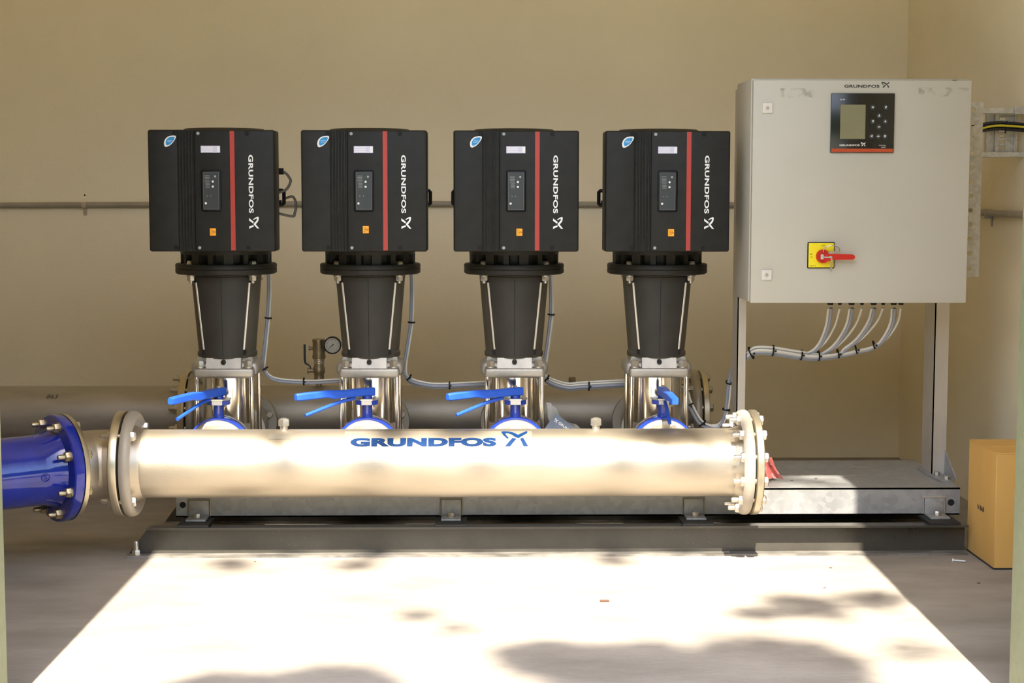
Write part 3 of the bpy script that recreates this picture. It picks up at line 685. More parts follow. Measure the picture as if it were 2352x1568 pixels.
VA = [(radians(26), 'blue lever valve below the leftmost pump, lever slanting left'), (radians(57), 'blue lever valve below the second pump from left, lever pointing left'),
      (radians(58), 'blue lever valve behind the brand mark, lever pointing left'), (radians(-2), 'blue lever valve below the rightmost pump, lever pointing at viewer')]
for i, (a, lb) in enumerate(VA):
    make_valve(i, PX[i], a, (.05,.235,.497,.452) if i != 3 else (.05,.16,.485,.428), lb)

# ------------------------------------------------------------------ gauge and ball valve on the rear manifold
gx, gy = -.611, 1.2
g = thing('gauge_valve', (gx, gy, .43), 'dull brass ball valve standing on the rear pipe left of the second pump', 'valve')
obj('valve_body', MB().lathe([(.011,.425),(.011,.437),(.021,.439),(.021,.455),(.0195,.462),(.0195,.476),(.023,.482),(.0235,.502),(.0195,.508),(.0185,.518)], (gx,gy,0), (0,0,1), 28), M['brass'], g)
obj('union_ring', MB().lathe([(.0225,.518),(.0225,.522),(.0205,.524),(.0205,.532),(.0225,.534),(.0225,.538)], (gx,gy,0), (0,0,1), 28), M['zinc'], g)
obj('upper_fitting', MB().lathe([(.0255,.538),(.0265,.545),(.0245,.556),(.0245,.600),(.0255,.604),(.0255,.614),(.021,.616)], (gx,gy,0), (0,0,1), 32).cyl((gx-.05+.01,gy,.578), (gx-.02,gy,.578), .006, 12).cyl((gx-.040,gy,.578), (gx-.034,gy,.578), .009, 12), M['brass'], g)
obj('stem', MB().cyl((gx-.046,gy,.490), (gx-.018,gy,.490), .0085, 16).lathe([(.013,0),(.013,.006)], (gx-.046,gy,.490), (1,0,0), 6), M['brass'], g)
obj('lever', MB().tube([(gx-.034,gy-.002,.492),(gx-.034,gy-.002,.503),(gx-.042,gy-.002,.513),(gx-.052,gy-.002,.519),(gx-.0555,gy-.002,.535),(gx-.056,gy-.002,.594)], [.0030,.0030,.0036,.0042,.0045,.0045], 10), M['handle_dark'], g)
pg = thing('pressure_gauge', (-.557, gy-.02, .561), 'round dial pressure gauge with black rim beside the brass valve', 'gauge')
gc = Vector((-.5535, gy-.03, .5945))
obj('case', MB().lathe([(.030,0),(.034,-.002),(.0345,-.022),(.0335,-.027),(.030,-.027),(.0295,-.022)], gc, (0,1,0), 40, closed=True).cyl(gc+Vector((0,-.0,0)), gc+Vector((0,-.006,0)), .031, 32), M['black'], pg)
obj('dial', MB().cyl(gc+Vector((0,-.006,0)), gc+Vector((0,-.021,0)), .030, 36), M['gauge'], pg)
gm = MB()
for k in range(9):
    a = radians(225-270*k/8); c_, s_ = cos(a), sin(a)
    gm.prism([(.021*c_-.0006*s_,.021*s_+.0006*c_),(.026*c_-.0006*s_,.026*s_+.0006*c_),(.026*c_+.0006*s_,.026*s_-.0006*c_),(.021*c_+.0006*s_,.021*s_-.0006*c_)], gc+Vector((0,-.0214,0)), (1,0,0), (0,0,1), (0,-.0003,0))
obj('dial_marks', gm, M['ink'], pg)
ga = radians(223)
obj('needle', MB().prism([(cos(ga)*.024,sin(ga)*.024),(cos(ga+1.57)*.0016,sin(ga+1.57)*.0016),(-cos(ga)*.007-sin(ga)*.0022,-sin(ga)*.007+cos(ga)*.0022),(-cos(ga)*.007+sin(ga)*.0022,-sin(ga)*.007-cos(ga)*.0022),(cos(ga-1.57)*.0016,sin(ga-1.57)*.0016)], gc+Vector((0,-.022,0)), (1,0,0), (0,0,1), (0,-.0006,0)), M['ink'], pg)
obj('stub', MB().tube([(gx+.02,gy,.573),(-.575,gy-.004,.573),(-.556,gy-.02,.577)], .006, 10), M['brass'], pg)

# ------------------------------------------------------------------ control cabinet
CX0, CX1, CZ0, CZ1, CY0, CY1 = .911, 1.627, .829, 1.557, .12, .42
cb = thing('control_cabinet', ((CX0+CX1)/2, (CY0+CY1)/2, CZ0), 'light grey steel control cabinet with display and yellow switch', 'cabinet')
obj('body', MB().rbox(CX0-.004, CX1-.003, CY0+.022, CY1, CZ0+.004, CZ1+.006, .003, 2), M['cabinet'], cb)
dc = obj('cabinet_door', MB().rbox(CX0, CX1, CY0, CY0+.020, CZ0, CZ1, .003, 2), M['cabinet'], cb)
for x, z in ((.9575,1.4659), (.963,.9224)):
    obj('lock', MB().rbox(x-.0165, x+.0165, CY0-.006, CY0+.001, z-.0165, z+.0165, .001, 1).ring((x,CY0-.009,z), (x,CY0-.005,z), .0055, .0085, 20), M['lockplate'], dc)
    obj('lock_core', MB().cyl((x,CY0-.0075,z), (x,CY0-.004,z), .006, 16).box(x-.0015, x+.0015, CY0-.0085, CY0-.007, z-.004, z+.004), M['steel_dull'], dc)
ct = MB(); flat_text(ct, 'GRUNDFOS', (1.2085,CY0-.0006,1.5325), (1,0,0), (0,0,1), .115, .0098, .03)
obj('brand_lettering', ct, M['ink'], dc)
obj('brand_mark', flat_logo(MB(), (1.330,CY0-.0008,1.5335), (1,0,0), (0,0,1), .026, .0185, (0,.0006,0)), M['ink'], dc)
obj('top_cap', MB().box(1.567, 1.579, CY0+.002, CY0+.02, CZ1+.0002, CZ1+.002), M['black'], dc)
for x0, x1, z0, z1 in ((.998,1.115,1.500,1.530), (1.452,1.625,1.505,1.534)):
    obj('tape_residue', MB().box(x0, x1, CY0-.0004, CY0+.001, z0, z1), M['residue'], dc)
# display unit
px0, px1, pz0, pz1 = 1.165, 1.3735, 1.3215, 1.5145; Yp = CY0-.008
dp = obj('display_unit', MB().rbox(px0, px1, Yp, CY0+.002, pz0, pz1, .0025, 2), M['panel'], cb)
obj('screen', MB().rbox(1.1955, 1.2780, Yp-.0010, Yp+.001, 1.3660, 1.4775, .0005, 1), M['screen'], dp)
obj('red_strip', MB().rbox(px0+.003, px1-.003, Yp-.0008, Yp+.001, pz0+.002, pz0+.0135, .0004, 1), M['redstrip'], dp)
ux = lambda t: px0+(px1-px0)*t; uz = lambda t: pz1-(pz1-pz0)*t
keys = [(.655,.235,'>'),(.86,.235,'?'),(.757,.375,'^'),(.66,.472,'v'),(.855,.472,'+'),(.757,.565,'-'),(.645,.720,'<'),(.75,.720,'ok'),(.855,.720,'o')]
for t, u, s_ in keys:
    x, z = ux(t), uz(u)
    kb = obj('button', MB().lathe([(.0088,0),(.0085,.0010),(.0078,.0016),(0,.0018)], (x,Yp+.0004,z), (0,-1,0), 24), M['keypad'], dp)
    hw, hh = {'-':(.004,.0013), 'ok':(.0048,.0028)}.get(s_, (.0034,.0038))
    km = MB(); flat_text(km, s_, (x-hw,Yp-.0016,z-hh), (1,0,0), (0,0,1), 2*hw, 2*hh, .035)
    obj('button_symbol', km, M['white'], dp)
pt_ = MB(); flat_text(pt_, 'GRUNDFOS', (ux(.14),Yp-.0006,uz(.888)), (1,0,0), (0,0,1), .0665, .0058, .02)
flat_text(pt_, 'CU 351', (ux(.14),Yp-.0006,uz(.118)), (1,0,0), (0,0,1), .0155, .0042, .02)
flat_text(pt_, 'CONTROL', (ux(.76),Yp-.0006,uz(.882)), (1,0,0), (0,0,1), .024, .0028, .0)
flat_text(pt_, 'MPC', (ux(.80),Yp-.0006,uz(.915)), (1,0,0), (0,0,1), .015, .0028, .0)
flat_logo(pt_, (ux(.475),Yp-.0008,uz(.888)), (1,0,0), (0,0,1), .0155, .0125, (0,.0005,0))
obj('panel_print', pt_, M['white'], dp)
# main switch
sx0, sx1, sz0, sz1 = 1.0965, 1.1860, .9440, 1.0300
sw = obj('main_switch', MB().rbox(sx0, sx1, CY0-.007, CY0+.001, sz0, sz1, .003, 2), M['black'], cb)
obj('yellow_plate', MB().rbox(sx0+.003, sx1-.003, CY0-.0095, CY0-.006, sz0+.003, sz1-.003, .001, 1), M['yellow'], sw)
sc = Vector((1.1455, CY0-.0095, .9840))
kn = MB().lathe([(.0225,0),(.0225,.012),(.0205,.015),(0,.015)], sc, (0,-1,0), 40)
hp = [(0,.0105),(.094,.0085),(.1005,.0055),(.103,.0),(.1005,-.0055),(.094,-.0085),(.03,-.0095),(0,-.018)]
kn.prism(hp, sc+Vector((0,-.012,-.002)), (1,0,0), (0,0,1), (0,-.010,0))
obj('red_handle', kn, M['redswitch'], sw)
obj('handle_inlay', MB().rbox(sc.x-.011, sc.x-.001, CY0-.0335, CY0-.031, sc.z-.010, sc.z+.007, .0008, 1).rbox(sc.x-.004, sc.x+.024, CY0-.0335, CY0-.031, sc.z-.005, sc.z-.0005, .0008, 1).rbox(sc.x+.019, sc.x+.025, CY0-.034, CY0-.031, sc.z-.006, sc.z+.001, .0008, 1), M['grey'] if False else M['cabinet'], sw)
rg = [Vector((1.1700+.0265*cos(2*pi*k/36), CY0-.030-.012*sin(2*pi*k/36), 1.0035+.0165*sin(2*pi*k/36))) for k in range(37)]
obj('key_ring', MB().tube(rg, .0018, 8, smooth=False), M['zinc'], sw)
obj('tag_plate', MB().prism([(0,0),(.026,0),(.022,.008),(.006,.008)], (1.158,CY0-.0305,.9935), (1,0,0), (0,0,1), (0,-.001,0)), M['zinc'], sw)
obj('hanging_key', MB().rbox(1.1675, 1.1735, CY0-.0325, CY0-.0305, .952, .984, .0006, 1).rbox(1.1665, 1.1725, CY0-.0325, CY0-.0305, .934, .953, .0006, 1), M['zinc'], sw)
st_ = MB(); flat_text(st_, 'O', (1.1055,CY0-.0100,.9785), (1,0,0), (0,0,1), .006, .0045, .01); flat_text(st_, 'OFF', (1.1085,CY0-.0100,.9865), (0,0,1), (-1,0,0), .0085, .003, .01) if False else flat_text(st_, 'E', (1.1055,CY0-.0100,.9885), (1,0,0), (0,0,1), .006, .0045, .0)
flat_text(st_, 'legrand', (1.1035,CY0-.0100,.9505), (1,0,0), (0,0,1), .0195, .0045, .0); flat_text(st_, 'I ON', (1.1400,CY0-.0100,1.0165), (1,0,0), (0,0,1), .013, .0042, .0)
obj('switch_print', st_, M['ink'], sw)
# cable glands under the cabinet
GL = [(1.2134,.013),(1.2461,.008),(1.2862,.013),(1.3218,.008),(1.3619,.013),(1.3946,.008),(1.4303,.013),(1.4556,.011)]
for x, rr in GL:
    obj('cable_gland', MB().lathe([(rr*1.05,CZ0+.006),(rr*1.05,CZ0-.005),(rr*.9,CZ0-.008),(rr*.75,CZ0-.017),(rr*.55,CZ0-.018)], (x,.29,0), (0,0,1), 12), M['black'], cb)

# ------------------------------------------------------------------ stand posts
def post(x0, x1, y0, dep, label):
    r = thing('stand_post', ((x0+x1)/2, y0+.03, .2), label, 'post', 'steel posts carrying the control cabinet')
    t = .004
    obj('upright', MB().box(x0, x0+t, y0, y0+dep, .206, 1.55).box(x0, x1, y0, y0+t, .206, 1.55), M['post'], r)
    obj('foot_plate', MB().prism([(x0-.018,y0-.03),(x0-.006,y0-.155),(x0+.03,y0-.155),(x1-.002,y0-.11),(x1-.002,y0+.12),(x0-.018,y0+.12)], (0,0,.2002), (1,0,0), (0,1,0), (0,0,.006)), M['galv'], r)
    obj('gusset', MB().prism([(0,.206),(-.13,.206),(-.13,.214),(0,.29)], (x1-t,y0,0), (0,1,0), (0,0,1), (t,0,0)), M['galv'], r)
    for xx, yy in ((x0+.012,y0-.03), (x0+.022,y0-.115)):
        obj('foot_bolt', MB().cyl((xx,yy,.206), (xx,yy,.209), .014, 18).lathe([(.011,.209),(.011,.217),(.009,.219)], (xx,yy,0), (0,0,1), 6), M['zinc'], r)
    return r
post(.919, .949, .424, .11, 'slim steel post under the left side of the control cabinet')
post(1.612, 1.662, .424, .13, 'wide steel post under the right side of the control cabinet')

# perforated strut on the cabinet's right side
ps = thing('perforated_strut', (1.70, .44, .9), 'galvanised perforated strip beside the control cabinet', 'bracket')
sm = MB(); X0, X1, Y0, Y1 = 1.655, 1.7665, .44, .445
hz = [1.479-.0497*k for k in range(12)]; hx = 1.7315
edges_z = [.8997]+[1.479-.0497*(k+.5) for k in range(10, -1, -1)]+[1.5044]
XL_ = 1.706
for k in range(12):
    za, zb = edges_z[k], edges_z[k+1]; hc = 1.479-.0497*(11-k) if k else (za+zb)/2
    if k == 0: hc = za+.028
    rect = [(XL_+(X1-XL_)*i/4, za) for i in range(4)]+[(X1, za+(zb-za)*i/4) for i in range(4)]+[(X1-(X1-XL_)*i/4, zb) for i in range(4)]+[(XL_, zb-(zb-za)*i/4) for i in range(4)]
    n = 16; base = len(sm.v)
    for yy in (Y0, Y1):
        for x, z in rect:
            a = atan2(z-hc, x-hx); sm.v.append(Vector((hx+.0082*cos(a), yy, hc+.0082*sin(a))))
        for x, z in rect: sm.v.append(Vector((x, yy, z)))
    for q_ in (0, 2*n):
        for j in range(n):
            l = (j+1) % n; sm.f.append((base+q_+j, base+q_+l, base+q_+n+l, base+q_+n+j))
    for j in range(n):
        l = (j+1) % n; sm.f.append((base+j, base+l, base+2*n+l, base+2*n+j)); sm.f.append((base+n+j, base+n+l, base+3*n+l, base+3*n+j))
obj('strip', sm, M['galv_light'], ps, None)
obj('strip_back', MB().box(1.640, 1.7061, Y0, Y1, .8997, 1.5044), M['galv_light'], ps)
for z in (1.2, 1.4): obj('strap', MB().box(1.618, 1.66, .446, .452, z-.015, z+.015), M['galv_light'], ps)

# ------------------------------------------------------------------ cable ladder and power cables at right
cl = thing('cable_ladder', (1.84, .52, 1.31), 'galvanised slotted cable ladder between cabinet and right wall', 'cable ladder')
for za, zb in ((1.4665,1.4865), (1.3160,1.3345)):
    obj('side_rail', MB().rbox(1.768, 1.9195, .46, .50, za, zb, .001, 1), M['galv_light'], cl)
obj('rail_joint', MB().rbox(1.880, 1.9195, .452, .459, 1.463, 1.492, .002, 1), M['galv_light'], cl)
rgm = MB(); rx0, rx1 = 1.795, 1.905
rgm.box(rx0, rx0+.012, .488, .512, 1.336, 1.465); rgm.box(rx0+.012, rx0+.030, .498, .503, 1.336, 1.465); rgm.box(rx0+.030, rx0+.042, .488, .500, 1.336, 1.465)
rgm.box(rx1-.012, rx1, .488, .512, 1.336, 1.465); rgm.box(rx1-.032, rx1-.012, .498, .503, 1.336, 1.465)
obj('rung_edge', rgm, M['galv_light'], cl)
for k in range(7):
    z = 1.336+k*.0198
    obj('rung_bar', MB().rbox(rx0+.042, rx1-.032, .500, .504, z, z+.0105, .0008, 1), M['galv_light'], cl)
obj('rung_rib', MB().box(rx0+.040, rx0+.048, .497, .504, 1.336, 1.465).box(rx1-.040, rx1-.030, .497, .504, 1.336, 1.465), M['galv_light'], cl)
kc = thing('power_cable', (1.84, .47, 1.40), 'thick black cables lying across the cable ladder', 'cable')
for dz, dy in ((.009,0),(-.001,-.004),(-.011,0)):
    obj('cable', MB().tube([(1.64,.47+dy,1.395+dz),(1.72,.465+dy,1.408+dz),(1.80,.455+dy,1.424+dz),(1.86,.455+dy,1.424+dz),(1.918,.455+dy,1.419+dz)], .0062, 12), M['cable_k'], kc)
obj('cable_tie', MB().tube([(1.852,.445,1.441),(1.852,.443,1.424),(1.850,.445,1.408),(1.846,.447,1.398)], .0022, 6), M['black'], kc)
single('earth_cable', MB().tube([(1.64,.455,1.388),(1.72,.4505,1.402),(1.80,.4405,1.4225),(1.86,.4400,1.4232),(1.918,.4400,1.419)], .0038, 10), M['earth'], (1.78,.45,1.40), 'yellow and green earth cable lying on the black cables', 'cable')

# ------------------------------------------------------------------ control cables
def bundle(name, paths, ties, label, group=None):
    """paths: list of (points, radius, material)"""
    a = Vector(paths[0][0][0]); r = thing(name, a, label, 'cable', group)
    for pts, rad, mt in paths: obj('cable', MB().tube(pts, rad, 8, 6), M[mt], r)
    for c, d, rad in ties:
        c = Vector(c); d = Vector(d).normalized()
        obj('cable_tie', MB().lathe([(rad-.0008,-.0026),(rad+.001,-.0026),(rad+.001,.0026),(rad-.0008,.0026)], c, d, 16, closed=True).box(c.x+rad*.3-.003, c.x+rad*.3+.003, c.y-rad-.005, c.y-rad, c.z-.003, c.z+.003), M['black'], r)
    return r
base_paths = [
 [(-.745,.66,.915),(-.7386,.68,.8986),(-.738,.68,.83),(-.7436,.68,.7379),(-.7525,.68,.655),(-.7613,.68,.5796),(-.7586,.68,.5478),(-.7321,.68,.5191),(-.6771,.68,.5079),(-.5825,.68,.5046),(-.4941,.68,.5093),(-.40,.70,.505)],
 [(-.235,.66,.915),(-.2237,.68,.8987),(-.2225,.68,.82),(-.226,.68,.7218),(-.238,.68,.64),(-.2505,.68,.5551),(-.2348,.68,.5153),(-.1716,.68,.4961),(-.1083,.68,.4928),(.0344,.68,.4989),(.13,.70,.497)],
 [(.27,.66,.915),(.2775,.68,.8988),(.281,.68,.83),(.2812,.68,.7501),(.270,.68,.65),(.2565,.68,.5465),(.2661,.68,.5114),(.3361,.68,.4857),(.3997,.68,.4888),(.5493,.68,.4966),(.62,.70,.49)]]
cl_lab = ['pale and grey cables hanging from the leftmost pump past the gauge', 'pale and grey cables hanging from the second pump from left', 'pale and grey cables hanging from the third pump from left']
for i, pth in enumerate(base_paths):
    P = [Vector(p) for p in pth]; off = lambda dx, dy, dz: [p+Vector((dx if k < 6 else 0, dy, dz if k > 5 else 0)) for k, p in enumerate(P)]
    ps_ = [(off(.0045,0,.0055), .0034, 'cable_w'), (off(-.0035,-.004,-.0030), .0054, 'cable_g'), (off(.003,.008,.000), .0036, 'cable_w')]
    if i > 0: ps_.append((off(-.001,.006,-.010), .0055, 'cable_g'))
    if i > 1: ps_.append((off(.006,.010,.012), .0040, 'cable_w'))
    tie = [(P[3], P[4]-P[2], .0125), (P[6]+Vector((0,0,.006)), P[7]-P[5], .013), (P[8]+Vector((.02 if i else .06,0,-.001)), (1,0,0), .0135 if i < 2 else .016)]
    bundle('cable_bundle', ps_, tie, cl_lab[i], 'control cables between the pumps')
# loop from the last pump up the stand post
lp = [(.70,.70,.50),(.765,.66,.475),(.7795,.62,.4335),(.815,.62,.3698),(.8549,.62,.3459),(.8944,.62,.3538),(.9143,.62,.4094),(.9223,.60,.5205),(.9309,.55,.5839),(.945,.50,.612)]
P = [Vector(p) for p in lp]
bundle('cable_bundle', [([p+Vector((a,b,c)) for p in P], rad, mt) for a, b, c, rad, mt in ((.006,-.006,.004,.0042,'cable_w'),(-.004,-.008,-.004,.0058,'cable_g'),(.0,.004,.006,.0045,'cable_w'),(.006,.004,-.006,.0055,'cable_g'))],
       [(P[2]+Vector((0,-.003,-.01)), P[3]-P[1], .016), (P[3]+Vector((.012,-.003,-.01)), P[4]-P[2], .016), (P[6], P[7]-P[5], .014), (P[7]+Vector((0,0,-.01)), P[8]-P[6], .014)],
       'pale and grey cables looping up the left cabinet post', 'control cables between the pumps')
# fan of cables under the cabinet
B = [(.957,.44,.622),(.979,.41,.6446),(1.04,.40,.6446),(1.139,.40,.6292),(1.20,.40,.6261),(1.268,.40,.6337),(1.329,.39,.6488),(1.386,.37,.6671)]
drops = [(3, [(1.175,.40,.640),(1.202,.38,.672),(1.214,.33,.735),(1.2134,.29,.80)]), (4, [(1.228,.40,.640),(1.262,.38,.676),(1.284,.33,.740),(1.2862,.29,.80)]),
         (5, [(1.292,.39,.652),(1.328,.36,.69),(1.356,.32,.75),(1.3619,.29,.80)]), (7, [(1.415,.34,.695),(1.432,.31,.75),(1.4303,.29,.80)])]
fans = []
for k, (nb, dr_) in enumerate(drops):
    oz = [(.009,-.004),(.003,.006),(-.003,-.006),(-.009,.003)][k]
    for j, (dx, rad, mt) in enumerate(((-.006,.0042,'cable_w'), (.004,.0062,'cable_g'), (.0,.0038,'cable_w'))):
        dzj = (.004, -.004, .0)[j]
        pts = [Vector(p)+Vector((0, oz[1]+dx, oz[0]*.9+dzj)) for p in B[:nb+1]]
        dd = [Vector(p)+Vector((dx*1.0, 0, 0)) for p in dr_]
        if j == 2:
            gx2 = (1.2461,1.3218,1.3946,1.4556)[k]; w = (.12,.4,.75,1.0)
            dd = [p+Vector(((gx2-dr_[-1][0])*w[min(i+4-len(dd),3)], 0, 0)) for i, p in enumerate(dd)]
        fans.append((pts+dd, rad, mt))
Bv = [Vector(p) for p in B]
bundle('cable_bundle', fans, [(Bv[0]+Vector((.012,-.012,.012)), (1,-.3,.5), .022)]+[(Bv[k]+Vector((dx,0,0)), Bv[min(k+1,7)]-Bv[k-1], .021-.001*k) for k, dx in ((2,0),(3,0),(4,0),(5,0),(6,0),(7,0))],
       'bundle of pale and grey cables fanning up into the control cabinet', 'control cables between the pumps')

# ------------------------------------------------------------------ wall conduits
cn = thing('wall_conduit', (-.5, WB-.02, 1.12), 'thin grey conduit along the back wall behind the pumps', 'conduit')
obj('pipe', MB().cyl((WL,WB-.0145,1.127), (-.45,WB-.0145,1.141), .0125, 20).cyl((-.45,WB-.0145,1.141), (WR-.02,WB-.0145,1.135), .0125, 20), M['conduit'], cn)
sc_ = obj('clip', MB().rbox(-1.724, -1.706, WB-.0290, WB-.002, 1.121, 1.1465, .003, 1).prism([(-.0085,-.014),(-.0045,-.018),(.0045,-.018),(.0085,-.014),(.0085,.012),(-.0085,.012)], (-1.7135,WB-.004,1.107), (1,0,0), (0,0,1), (0,.0035,0)), M['zinc'], cn)
obj('screw', MB().lathe([(.0048,0),(.0042,.002),(0,.0026)], (-1.7135,WB-.004,1.1035), (0,-1,0), 12), M['galv'], sc_)
cr_ = thing('wall_conduit', (WR-.02, .8, 1.10), 'thin grey conduit along the right wall below the cable ladder', 'conduit')
obj('pipe', MB().cyl((WR-.0145,WF,1.105), (WR-.0145,WB-.03,1.125), .0125, 20), M['conduit'], cr_)
obj('clip', MB().rbox(WR-.029, WR-.001, .78, .797, 1.098, 1.131, .003, 1).rbox(WR-.004, WR-.001, .78, .797, 1.068, 1.10, .001, 1), M['galv'], cr_)
single('wall_hole', MB().lathe([(.0042,0),(.002,.0012)], (-1.7145,WB,1.177), (0,-1,0), 10), M['hole'], (-1.7145,WB,1.177), 'small dark drilled hole in wall above the conduit clip', 'hole')

# ------------------------------------------------------------------ cardboard box
bx = thing('cardboard_box', (1.78, -.025, 0), 'tall brown cardboard box printed 16 BAR on the floor at right', 'box')
obj('carton', MB().rbox(1.6500, 1.905, -.168, .118, .001, .372, .002, 1), M['card'], bx)
obj('lid_flap', MB().rbox(1.6485, 1.905, -.1695, -.030, .3705, .3740, .001, 1), M['card'], bx)
obj('lid_flap', MB().rbox(1.6485, 1.905, -.026, .119, .3705, .3745, .001, 1), M['card'], bx)
obj('bottom_edge', MB().rbox(1.6488, 1.906, -.1692, .119, .0002, .006, .001, 1), M['ink'], bx)
cbt = MB(); flat_text(cbt, '16 BAR', (1.6494,.012,.162), (0,-1,0), (0,0,1), .072, .017, .03)
obj('printing', cbt, M['ink'], bx)

# ------------------------------------------------------------------ loose things
def crumple(name, pts_u, pts_v, fn, mat, loc, label, cat):
    m = MB(); n, k = pts_u, pts_v
    V = [fn(i/(n-1), j/(k-1)) for i in range(n) for j in range(k)]
    return m, V, [(i*k+j, (i+1)*k+j, (i+1)*k+j+1, i*k+j+1) for i in range(n-1) for j in range(k-1)]
rnd = random.Random(3)
# clear bag with a blue booklet, leaning behind the manifold
bg_ = thing('plastic_bag', (.30, .34, .2), 'clear plastic bag holding a blue booklet behind the manifold', 'bag')
j1 = [[rnd.uniform(-.012,.012) for _ in range(20)] for _ in range(20)]
A, Bq, Cq, Dq = Vector((.252,.345,.470)), Vector((.262,.33,.478)), Vector((.372,.30,.372)), Vector((.225,.36,.372))
def bagf(s, t, off):
    low = Vector((.272,.385,.215)).lerp(Vector((.41,.33,.215)), t); up = A.lerp(Cq, t)+Vector((0,0,.006*sin(t*9)))
    p = low.lerp(up, s); i, j = int(s*11), int(t*13); return p+Vector((j1[i][j]*.5, off*(1-abs(2*s-1))*(.6+.4*sin(7*t))+j1[j][i]*.8, j1[(i+3)%20][(j+5)%20]*.3))
for off in (-.030, .012):
    V = [bagf(i/11, j/13, off) for i in range(12) for j in range(14)]
    obj('bag_film', MB().add(V, [(i*14+j, (i+1)*14+j, (i+1)*14+j+1, i*14+j+1) for i in range(11) for j in range(13)]), M['bag'], bg_, 60)
u_ = Vector((.8,-.12,-.58)).normalized(); v_ = Vector((.55,.1,.80)).normalized(); v_ = (v_-u_*v_.dot(u_)).normalized(); w_ = u_.cross(v_)
if w_.y > 0: w_ = -w_
o1 = Vector((.284,.325,.432))
bk = obj('booklet', MB().prism([(-.005,-.17),(.15,-.17),(.15,0),(-.005,0)], o1, u_, v_, w_*.006), M['paper'], bg_)
bt = MB(); flat_text(bt, 'GRUNDFOS', o1+w_*.0068+u_*.022-v_*.022, u_, v_, .075, .009, .02); flat_logo(bt, o1+w_*.0066+u_*.004-v_*.024, u_, v_, .013, .013, w_*.0004)
obj('booklet_print', bt, M['white'], bk)
# red plastic scrap behind the right flange
rs = [(0,0),(.035,.078),(.062,.072),(.096,.010),(.060,-.002),(.03,-.004)]
def redf(s, t):
    p = Vector((.985,.34,.206)).lerp(Vector((1.062,.30,.212)), s); top = Vector((.99,.36,.31)).lerp(Vector((1.030,.33,.275)), s)
    return p.lerp(top, t)+Vector((.004*sin(9*s+5*t), .014*sin(11*s+3*t)+.02*t, .003*sin(13*s)*t))
RV = [redf(i/8, j/8) for i in range(9) for j in range(9)]
rsm = MB().add(RV, [(i*9+j,(i+1)*9+j,(i+1)*9+j+1,i*9+j+1) for i in range(8) for j in range(8)]); rsm.add([v+Vector((.001,.003,0)) for v in RV], [(i*9+j,i*9+j+1,(i+1)*9+j+1,(i+1)*9+j) for i in range(8) for j in range(8)])
single('plastic_scrap', rsm, M['redbag'], (1.02,.32,.2), 'crumpled red plastic film behind the right pipe flange', 'plastic', sharp=60)
single('wood_chip', MB().rbox(.368, .395, -.558, -.546, 0, .005, .001, 1), M['brown'], (.381,-.55,0), 'small brown chip lying alone on the sunlit floor', 'chip')
for x, y, s_, lb in ((1.1375,-.1347,.006,'tiny dark fleck on the floor close to the beam near the shadow edge'), (1.0612,-.3984,.005,'tiny dark fleck on the sunlit floor right of the chip'),
                     (1.5473,-.3462,.006,'tiny dark fleck on the shaded floor in front of the cardboard box'), (-.7079,-.0156,.004,'tiny dark fleck on the floor near the left end of the beam')):
    single('floor_fleck', MB().lathe([(s_,0),(s_*.7,.002),(0,.0025)], (x,y,0), (0,0,1), 7), M['brown'], (x,y,0), lb, 'debris')
single('loose_screw', MB().cyl((1.557,-.050,.004), (1.592,-.064,.004), .0028, 8).cyl((1.553,-.0484,.004), (1.557,-.050,.004), .006, 8), M['white'], (1.573,-.056,0), 'pale screw lying on the floor left of the cardboard box', 'screw')

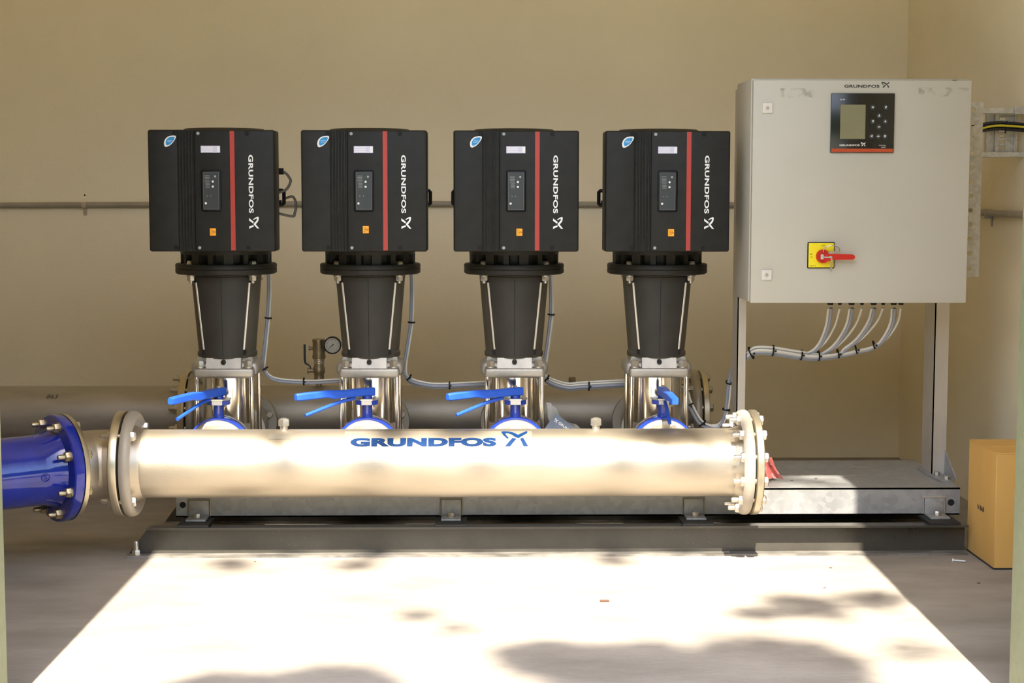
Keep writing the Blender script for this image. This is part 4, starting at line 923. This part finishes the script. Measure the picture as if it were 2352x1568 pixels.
# ------------------------------------------------------------------ tree outside whose crown dapples the sunlight
tr = thing('shade_tree', (1.6, -13.0, 0), 'leafy tree outside the doorway behind the viewer', 'tree')
obj('trunk', MB().tube([(1.6,-13.0,-.05),(1.55,-12.9,2.0),(1.3,-12.6,4.8),(1.0,-12.1,7.2)], [.22,.19,.16,.12], 14), M['bark'], tr)
rt = random.Random(11)
D2 = -SUN_DIR                                             # towards the sun
def up_ray(x, y, t): return Vector((x, y, 0))+D2*t
clumps = []
for x, y, r_, dn in ((.42,-1.28,.25,5),(.76,-1.22,.24,5),(.18,-1.12,.14,4),(-.35,-1.42,.20,5),(-.60,-1.44,.18,5),(.60,-1.42,.27,5),(.7,-1.75,.4,1),(-.2,-1.85,.3,1),(-.95,-1.85,.3,1),(1.3,-1.9,.3,1),
                 (.97,-.62,.13,1.5),(1.18,-.55,.11,1.2),(.80,-.70,.08,.9),(1.15,-1.08,.09,.3),(-.14,-.70,.07,.5),(-.05,-.84,.07,.5),(-.79,-.06,.07,.7),(-.38,-.07,.08,.7),(.44,-.02,.07,.5),
                 (-.63,.22,.06,1.0),(-.60,.14,.05,.6),(-.25,.29,.08,.8),(-.05,.30,.07,.7),(-.33,.12,.08,.7),(.02,.13,.05,.6),(.62,.27,.10,1.1),(.70,.18,.11,.8),(.48,.15,.08,.5),(.82,.20,.08,.7),
                 (1.08,.46,.14,.55),(1.22,.40,.12,.45),
                 (-1.8,-2.2,.4,1),(.2,-2.5,.5,1),(1.2,-2.7,.5,1),(-.8,-2.7,.5,1),(2.2,-2.4,.5,1),(.5,-3.3,.5,1),(-.7,-3.4,.5,1),(1.8,-3.4,.5,1)):
    clumps.append((up_ray(x, y, 11.0+rt.uniform(-.5,.5)), r_, dn))
for i, (c, r_, dn) in enumerate(clumps):
    if r_ > .25:
        b0 = Vector((1.0,-12.1,7.2)); mid = b0.lerp(c, .5)+Vector((0,-.4,.3))
        obj('branch', MB().tube([b0, mid, c], [.06,.03,.012], 7, 5), M['bark'], tr)
lm = MB()
for c, r_, dn in clumps:
    for _ in range(int((20+r_*r_*2600)*dn)):
        d = Vector((rt.gauss(0,1), rt.gauss(0,1), rt.gauss(0,1))).normalized()*r_*rt.random()**.45
        p = c+d; a = Vector((rt.gauss(0,1), rt.gauss(0,1), rt.gauss(0,.6))).normalized(); b = a.orthogonal().normalized(); L = rt.uniform(.03,.05); Wd = L*.5
        lm.add([p-a*L, p+b*Wd, p+a*L, p-b*Wd], [(0,1,2,3)])
lf = obj('foliage', lm, M['leaf'], tr, None); lf['kind'] = 'stuff'

# added greenery out of view, darkens reflections and blocks low sky light
hd_ = thing('added_hedge', (0, -15.5, 0), 'added unseen greenery behind the viewer, darkening reflections and low sky light', 'added_hedge')
rh = random.Random(5); hm = MB()
for i in range(60):
    c = Vector((-24+i*.82+rh.uniform(-.3,.3), -15.5+rh.uniform(-.6,.6), 0)); R1 = rh.uniform(.9,1.5); H = rh.uniform(4.2,5.6)
    prof = [(R1*.8,0),(R1,H*.25),(R1*.95,H*.55),(R1*.7,H*.85),(0,H)]
    hm.lathe(prof, c, (0,0,1), 9)
hf = obj('foliage', hm, M['leaf'], hd_, None); hf['kind'] = 'stuff'
